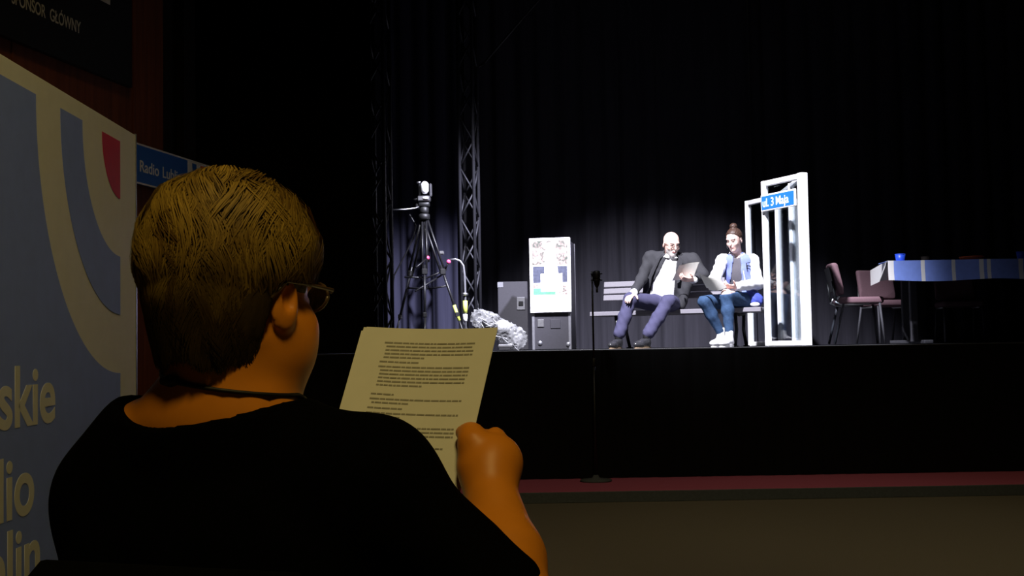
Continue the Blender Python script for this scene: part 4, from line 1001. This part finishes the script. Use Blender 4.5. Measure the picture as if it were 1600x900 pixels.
# ================================================================ WOMAN IN THE FOREGROUND
def reader():
    N = P(352, 640, 1.58)
    F3 = Vector((math.sin(math.radians(20)), math.cos(math.radians(20)), 0)); Rr = Vector((F3.y, -F3.x, 0)); U = Zv
    def Lb(a, b, c): return N + Rr * a + F3 * b + U * c
    hy = math.radians(28); hp = math.radians(-8)
    f = Vector((math.sin(hy) * math.cos(hp), math.cos(hy) * math.cos(hp), math.sin(hp))); r, f, u = frame(f)
    H = P(380, 470, 1.57); H = Vector((H.x, H.y, 1.192))
    tx = (Rr, F3, U)
    shL, shR = P(186, 776, 1.63), P(582, 754, 1.51); tL, tR = P(240, 700, 1.61), P(470, 720, 1.55)
    elL, elR = P(168, 950, 1.72), P(802, 950, 1.46)
    TRc = P(778, 512, 1.70); pu = cr * .189 + cu * .002 - fw * .091; pv = -cr * .059 - cu * .259 - fw * .128
    TLc = TRc - pu; BRc = TRc + pv; BLc = TLc + pv; pn = pu.cross(pv).normalized(); pn = pn if pn.y < 0 else -pn     # towards the reader
    wrR = P(763, 748, 1.60); wrL = BLc + pv * -.12 - pu * .12 - pn * .01 + Vector((-.02, -.04, -.07))
    allp = [N, H, shL, shR, elL, elR, wrR, wrL, TRc + pv * .5]
    t = empty('person', Vector((N.x, N.y + .1, 0)), 'blonde woman in a black top seen from behind reading script pages', 'person')
    lo, hi = bounds(allp, .17); lo[2] = .46
    def torso(F, g):
        F.ell(Lb(0, .02, -.22), (.205 + g, .135 + g, .24 + g), tx, .08); F.ell(Lb(0, .05, -.42), (.205 + g, .155 + g, .20 + g), tx, .08)
        F.chain([Lb(-.02, 0, -.05), tL, shL], [.07 + g, .062 + g, .062 + g], .04); F.chain([Lb(0, 0, -.06), tR, shR], [.065 + g, .058 + g, .058 + g], .03)
        F.cone(shL, Lb(-.1, -.02, -.3), .06 + g, .08 + g, .06); F.cone(shR, Lb(.1, -.02, -.3), .06 + g, .08 + g, .06)
    F = Field(lo, hi, .0045)
    torso(F, -.006)
    F.cone(Lb(0, -.002, -.03), H - u * .055 - f * .025, .074, .064, .05)
    F.ell(Lb(.0, -.035, -.005), (.08, .05, .05), tx, .05)
    head(F, H, r, f, u, 1.0)
    F.ell(H + r * .036 + f * .034 - u * .062, (.046, .05, .055), (r, f, u), .03); F.ell(H + f * .03 - u * .12, (.045, .05, .03), (r, f, u), .04)
    F.chain([shL, elL, wrL], [.056, .046, .03], .03); F.chain([shR, elR], [.056, .047], .03)
    F.chain([elR, elR.lerp(wrR, .35), wrR], [.044, .047, .030], .02)
    # right hand pinching the page edge: thumb in front, fingers folded behind
    def on_page(px, py, off):
        o = Vector((0, 0, CAMZ)); d = P(px, py, 1) - o; return o + d * ((TRc - o).dot(pn) / d.dot(pn)) + pn * off
    kn = on_page(768, 702, -.010)
    F.cone(wrR, kn.lerp(wrR, .35), .030, .030, .02); F.ell(wrR.lerp(kn, .62), (.034, .034, .030), k=.03)
    for i, (px, py, ln) in enumerate(((771, 680, 1.0), (775, 694, 1.05), (774, 709, 1.0), (769, 723, .85))):
        k0 = on_page(px, py, -.006); k1 = on_page(px - 28 * ln, py - 8, -.038); k2 = on_page(px - 55 * ln, py - 6, -.026); k3 = on_page(px - 72 * ln, py - 2, -.011)
        F.cone(wrR.lerp(k0, .45), k0, .014, .0115, .008); F.chain([k0, k1, k2, k3], [.0118, .0105, .0095, .008], .006)
    t0_ = wrR.lerp(on_page(741, 722, .012), .72); t1_ = on_page(748, 700, .018); t2_ = on_page(742, 685, .014); t3_ = on_page(727, 680, .0095)
    F.chain([t0_, t1_, t2_, t3_], [.022, .0175, .0135, .009], .012)
    # left hand under the lower corner
    hand(F, wrL, (BLc - wrL) + Vector((.02, .03, .01)), (.3, -.6, .5), (-.3, -.3, .9), .95, (15, 25, 20))
    SK = np.array((.74, .250, .018))
    def skin(vs):
        c = np.tile(SK.astype('f'), (len(vs), 1)); return c
    FB = F; link_mesh('body', F.mesh('body', skin), M['skin'], t)
    # top
    F = Field(lo, hi, .006); torso(F, .008); F.cone(shL, elL.lerp(shL, .12), .066, .064, .03); F.cone(shR, elR.lerp(shR, .10), .062, .058, .03)
    F.ell(Lb(.0, -.035, -.005), (.088, .058, .058), tx, .05); F.cone(Lb(0, -.002, -.03), Lb(.01, .01, .06), .083, .076, .05)
    F.ell(Lb(-.020, -.02, .068), (.138, .15, .096), tx, .008, 's'); F.cone(Lb(-.01, 0, .09), Lb(0, .0, .2), .14, .14, .01, 's')
    F.warp(lambda x, y, z: .0018 * np.sin(z * 42 + x * 25) * np.sin(x * 37 - y * 31 + z * 12) * np.clip((1.0 - z) * 12, 0, 1))
    F.cut(lambda x, y, z: .60 - z + 0 * x + 0 * y)
    tp = link_mesh('black_top', F.mesh('black_top'), M['tee'], t)
    # trousers and shoes (below the frame)
    hipc = Lb(0, .08, -.52); hz = .53; lo4 = None
    hL, hR = Vector((*(Lb(-.09, .08, 0)).xy, hz)), Vector((*(Lb(.09, .08, 0)).xy, hz)); kL, kR = hL + F3 * .44 - Rr * .04, hR + F3 * .44 + Rr * .04
    aL, aR = kL + F3 * .06 - Zv * .43, kR + F3 * .06 - Zv * .43
    lo4, hi4 = bounds([hL, hR, kL, kR, aL, aR], .2); F = Field(lo4, hi4, .013)
    F.ell(Vector((*(Lb(0, .06, 0)).xy, hz + .05)), (.20, .15, .13), tx, .05)
    for h_, k_, a_ in ((hL, kL, aL), (hR, kR, aR)): F.chain([h_, k_, a_], [.095, .068, .05], .04)
    link_mesh('trousers', F.mesh('trousers'), M['trouser'], t)
    for a_ in (aL, aR):
        mb = MB(); d = F3; c = Vector((a_.x, a_.y, 0)) + d * .06
        mb.slab([c + d * (.13 * math.cos(q)) + Rr * (.042 * math.sin(q)) + Zv * .001 for q in [i * math.pi / 10 for i in range(20)]], Zv, .07); mb.build('shoe', M['leather'], t)
    # hair: under mass and locks
    hc = H - f * .020 - r * .010 + u * .033; hr_ = (.101, .118, .114)
    lo5, hi5 = bounds([H], .24); F = Field(lo5, hi5, .005)
    F.ell(hc, (.094, .108, .106), (r, f, u), .02); F.ell(H - f * .040 - u * .045, (.060, .048, .066), (r, f, u), .05)
    def loc(x, y, z):
        d_ = (x - H.x, y - H.y, z - H.z); return [d_[0] * a[0] + d_[1] * a[1] + d_[2] * a[2] for a in (r, f, u)]
    def face(x, y, z):
        a_, b_, c_ = loc(x, y, z)
        front = np.minimum(b_ - .052, .085 - c_)                                    # open the face below the fringe
        ear = np.minimum(np.minimum(b_ + .036, .006 - c_), np.abs(a_) - .03)        # clear the ear and cheek
        low = -.098 - c_ - .2 * (b_ + .07)
        return np.maximum(np.maximum(front, ear), low)
    F.cut(face)
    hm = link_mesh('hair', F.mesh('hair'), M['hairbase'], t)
    rg = np.random.default_rng(21); V = []; Fc = []; C = []
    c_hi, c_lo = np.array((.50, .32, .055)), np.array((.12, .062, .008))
    tk = [0, .15, .3, .45, .6, .72, .85, 1.0]; rk = [0.02, .50, .80, .98, 1.02, .98, .86, .70]; uk = [.150, .142, .116, .074, .022, -.022, -.064, -.116]
    NC = 620; ca = rg.uniform(0, 6.28, NC); ct0 = np.sqrt(rg.uniform(0, 1, NC)) * .86; cm = rg.normal(.5, .30, NC); clf = rg.uniform(-.03, .075, NC); csw = rg.normal(0, .12, NC); cwv = rg.uniform(0, 6.28, NC); cln = rg.uniform(.17, .34, NC)
    for s_ in range(30000):
        ci = rg.integers(NC); a0 = ca[ci] + rg.normal(0, .045) / (.25 + ct0[ci]); t0 = abs(ct0[ci] + rg.normal(0, .025)); ln = cln[ci] * rg.uniform(.8, 1.1); ph = rg.normal(0, .006); seg = 7; pts = []
        for k in range(seg + 1):
            e_ = k / seg; t_ = t0 + ln * e_
            if t_ > 1: break
            a_ = a0 + csw[ci] * e_ * e_ + .11 * math.sin(e_ * 5.0 + cwv[ci]) + .18 * e_ * max(0, 1 - t_)
            rr = float(np.interp(t_, tk, rk)); uu = float(np.interp(t_, tk, uk))
            li = 1 + (clf[ci] * math.sin(math.pi * min(1, e_ * 1.1)) + ph) * (1 if t_ < .65 else .35)
            lx, ly, lz = math.sin(a_) * .104 * float(np.interp(t_, [.52, .72], [1, .82])) * rr * li - .010, -math.cos(a_) * .118 * rr * li - .020 + .012 * max(0, t_ - .6), (uu - .03) * li + .03
            if (ly > .066 and lz < .07) or (ly > -.034 and lz < .010) or lz < -.104 + .006 * math.sin(a0 * 7): break
            pts.append(H + r * lx + f * ly + u * lz)
        if len(pts) < 3: continue
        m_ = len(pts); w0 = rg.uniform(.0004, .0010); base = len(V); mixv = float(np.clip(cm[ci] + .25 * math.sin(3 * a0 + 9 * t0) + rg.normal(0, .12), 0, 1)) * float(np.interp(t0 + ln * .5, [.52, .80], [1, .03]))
        cc_ = c_lo * float(np.interp(t0, [.46, .70], [1, .22])) + (c_hi - c_lo) * mixv  # overhang shade put into the colour: locks darken and lose gold towards the nape
        for k in range(m_):
            tg = (pts[min(k + 1, m_ - 1)] - pts[max(k - 1, 0)]).normalized(); nr = (pts[k] - hc).normalized(); sd = tg.cross(nr).normalized(); wk = w0 * (math.sin(math.pi * (k + .35) / (m_ - .3)) ** .6 if k < m_ - 1 else .12)
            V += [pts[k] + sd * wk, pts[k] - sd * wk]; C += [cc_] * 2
        for k in range(m_ - 1): Fc.append((base + 2 * k, base + 2 * k + 1, base + 2 * k + 3, base + 2 * k + 2))
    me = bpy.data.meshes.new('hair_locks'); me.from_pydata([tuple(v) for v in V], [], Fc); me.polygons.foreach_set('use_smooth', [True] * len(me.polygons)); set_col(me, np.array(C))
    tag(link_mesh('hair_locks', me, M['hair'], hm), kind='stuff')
    # glasses
    def Lh(a, b, c): return H + r * a + f * b + u * c
    g = MB()
    for s_ in (-1, 1):
        c_ = Lh(.034 * s_, .100, .014); g.tube([c_ + r * (math.cos(q) * .027) + u * (math.sin(q) * .019) + f * (-.1 * abs(math.cos(q)) * .06) for q in [i * math.pi / 8 for i in range(17)]], .0022, 6)
        g.tube([c_ + r * (.027 * s_) + u * .006, Lh(.074 * s_, .086, .020), Lh(.081 * s_, .02, .016), Lh(.083 * s_, -.02, .012), Lh(.078 * s_, -.04, -.012)], .0024, 6)
    g.tube([Lh(-.008, .112, .016), Lh(.008, .112, .016)], .002, 6)
    gl = g.build('glasses', M['eyeglass'], t, True)
    for s_ in (-1, 1):
        MB().lathe(Lh(.034 * s_, .100, .014), [(.0255, -.0006), (.0255, .0006)], 20, (r, u * .72, f)).build('lens', M['glass'], gl)
    # neck cord with clasp
    cpts = []
    for k in range(37):
        q = 2 * math.pi * k / 36; dv = Rr * math.cos(q) + F3 * math.sin(q); h0 = Lb(0, .005, .036 - .018 * math.cos(q) - .03 * max(0, math.sin(q)))
        for st in range(200):
            p = h0 + dv * (.03 + .001 * st); ii = tuple(int(round((p[i_] - float(FB.lo[i_])) / FB.res)) for i_ in range(3))
            if FB.d[ii] > .0012: break
        cpts.append(p)
    nc = MB().tube(cpts, .0028, 6).build('neck_cord', M['necklace'], t, True)
    q = min(cpts, key=lambda p_: (p_ - P(273, 600, 1.50)).length); MB().tube([q - Rr * .012, q, q + Rr * .012], [.005, .008, .005], 8).build('clasp', M['necklace'], nc, True)
    # pages
    pg, nr = paper_obj('script_pages', 'stapled white script pages held up by the woman in the foreground', [TLc, TRc, BRc, BLc], [(0, 0), (-.03, .002), (-.05, -.012)], bend=.006, n=10)
    sheet = [x for x in col.objects if x.parent == pg][0]
    sgn = 1 if nr.dot(pn) > 0 else -1
    # make sure the front sheet is nearest the reader
    rg = np.random.default_rng(5); V = []; Fc = []
    blocks = [(.075, 5, .98, .45), (.175, 1, .40, .40), (.200, 6, .98, .5), (.342, 1, .22, .22), (.366, 2, .98, .42), (.412, 1, .35, .35), (.437, 2, .98, .35), (.480, 1, .2, .2), (.505, 4, .98, .5), (.60, 2, .9, .6), (.66, 1, .3, .3), (.69, 5, .98, .4), (.81, 4, .98, .6)]
    for y0, nl, wfull, wlast in blocks:
        for k in range(nl):
            yy = y0 + .019 * k; xe = .19 + .68 * (wfull if k < nl - 1 else wlast); x_ = .19 if k else .17
            while x_ < xe - .01:
                wl2 = min(rg.uniform(.018, .075), xe - x_)
                for (xa, xb, y1, y2) in ((x_, x_ + wl2, yy, yy + .0075),):
                    b0 = len(V)
                    for (aa, bb_) in ((xa, y1), (xb, y1), (xb, y2), (xa, y2)):
                        V.append(TLc + pu * aa + pv * bb_ + nr * (.006 * math.sin(math.pi * aa)) + pn * .0013)
                    Fc.append((b0, b0 + 1, b0 + 2, b0 + 3))
                x_ += wl2 + .005
    me = bpy.data.meshes.new('printed_lines'); me.from_pydata([tuple(v) for v in V], [], Fc)
    tag(link_mesh('printed_lines', me, M['ink'], sheet), kind='stuff')
    # chair she sits on
    cb_ = Lb(0, 0, 0); cc_ = Vector((cb_.x, cb_.y, 0)) - F3 * .0
    ch = empty('audience_chair', cc_ + F3 * .1, 'dark upholstered audience chair under the reading woman', 'chair')
    ct = P(80, 890, 1.42).z
    MB().box(cc_ - F3 * .155 + Rr * .02 + Zv * ((ct + .5) / 2), (.38, .05, ct - .5), (Rr, F3, Zv), .02).build('backrest', M['trouser'], ch)
    MB().box(cc_ + F3 * .12 + Zv * .385, (.50, .48, .07), (Rr, F3, Zv), .02).build('seat', M['trouser'], ch)
    for s_ in (-1, 1):
        for q in (-.13, .33): MB().tube([cc_ + Rr * (.21 * s_) + F3 * q + Zv * .36, cc_ + Rr * (.22 * s_) + F3 * q + Zv * .004], .012, 8).build('leg', M['blackmetal'], ch, True)
        MB().tube([cc_ + Rr * (.20 * s_) - F3 * .11 + Zv * .36, cc_ + Rr * (.20 * s_) - F3 * .13 + Zv * .55], .012, 8).build('back_post', M['blackmetal'], ch, True)
reader()
bpy.context.view_layer.update()
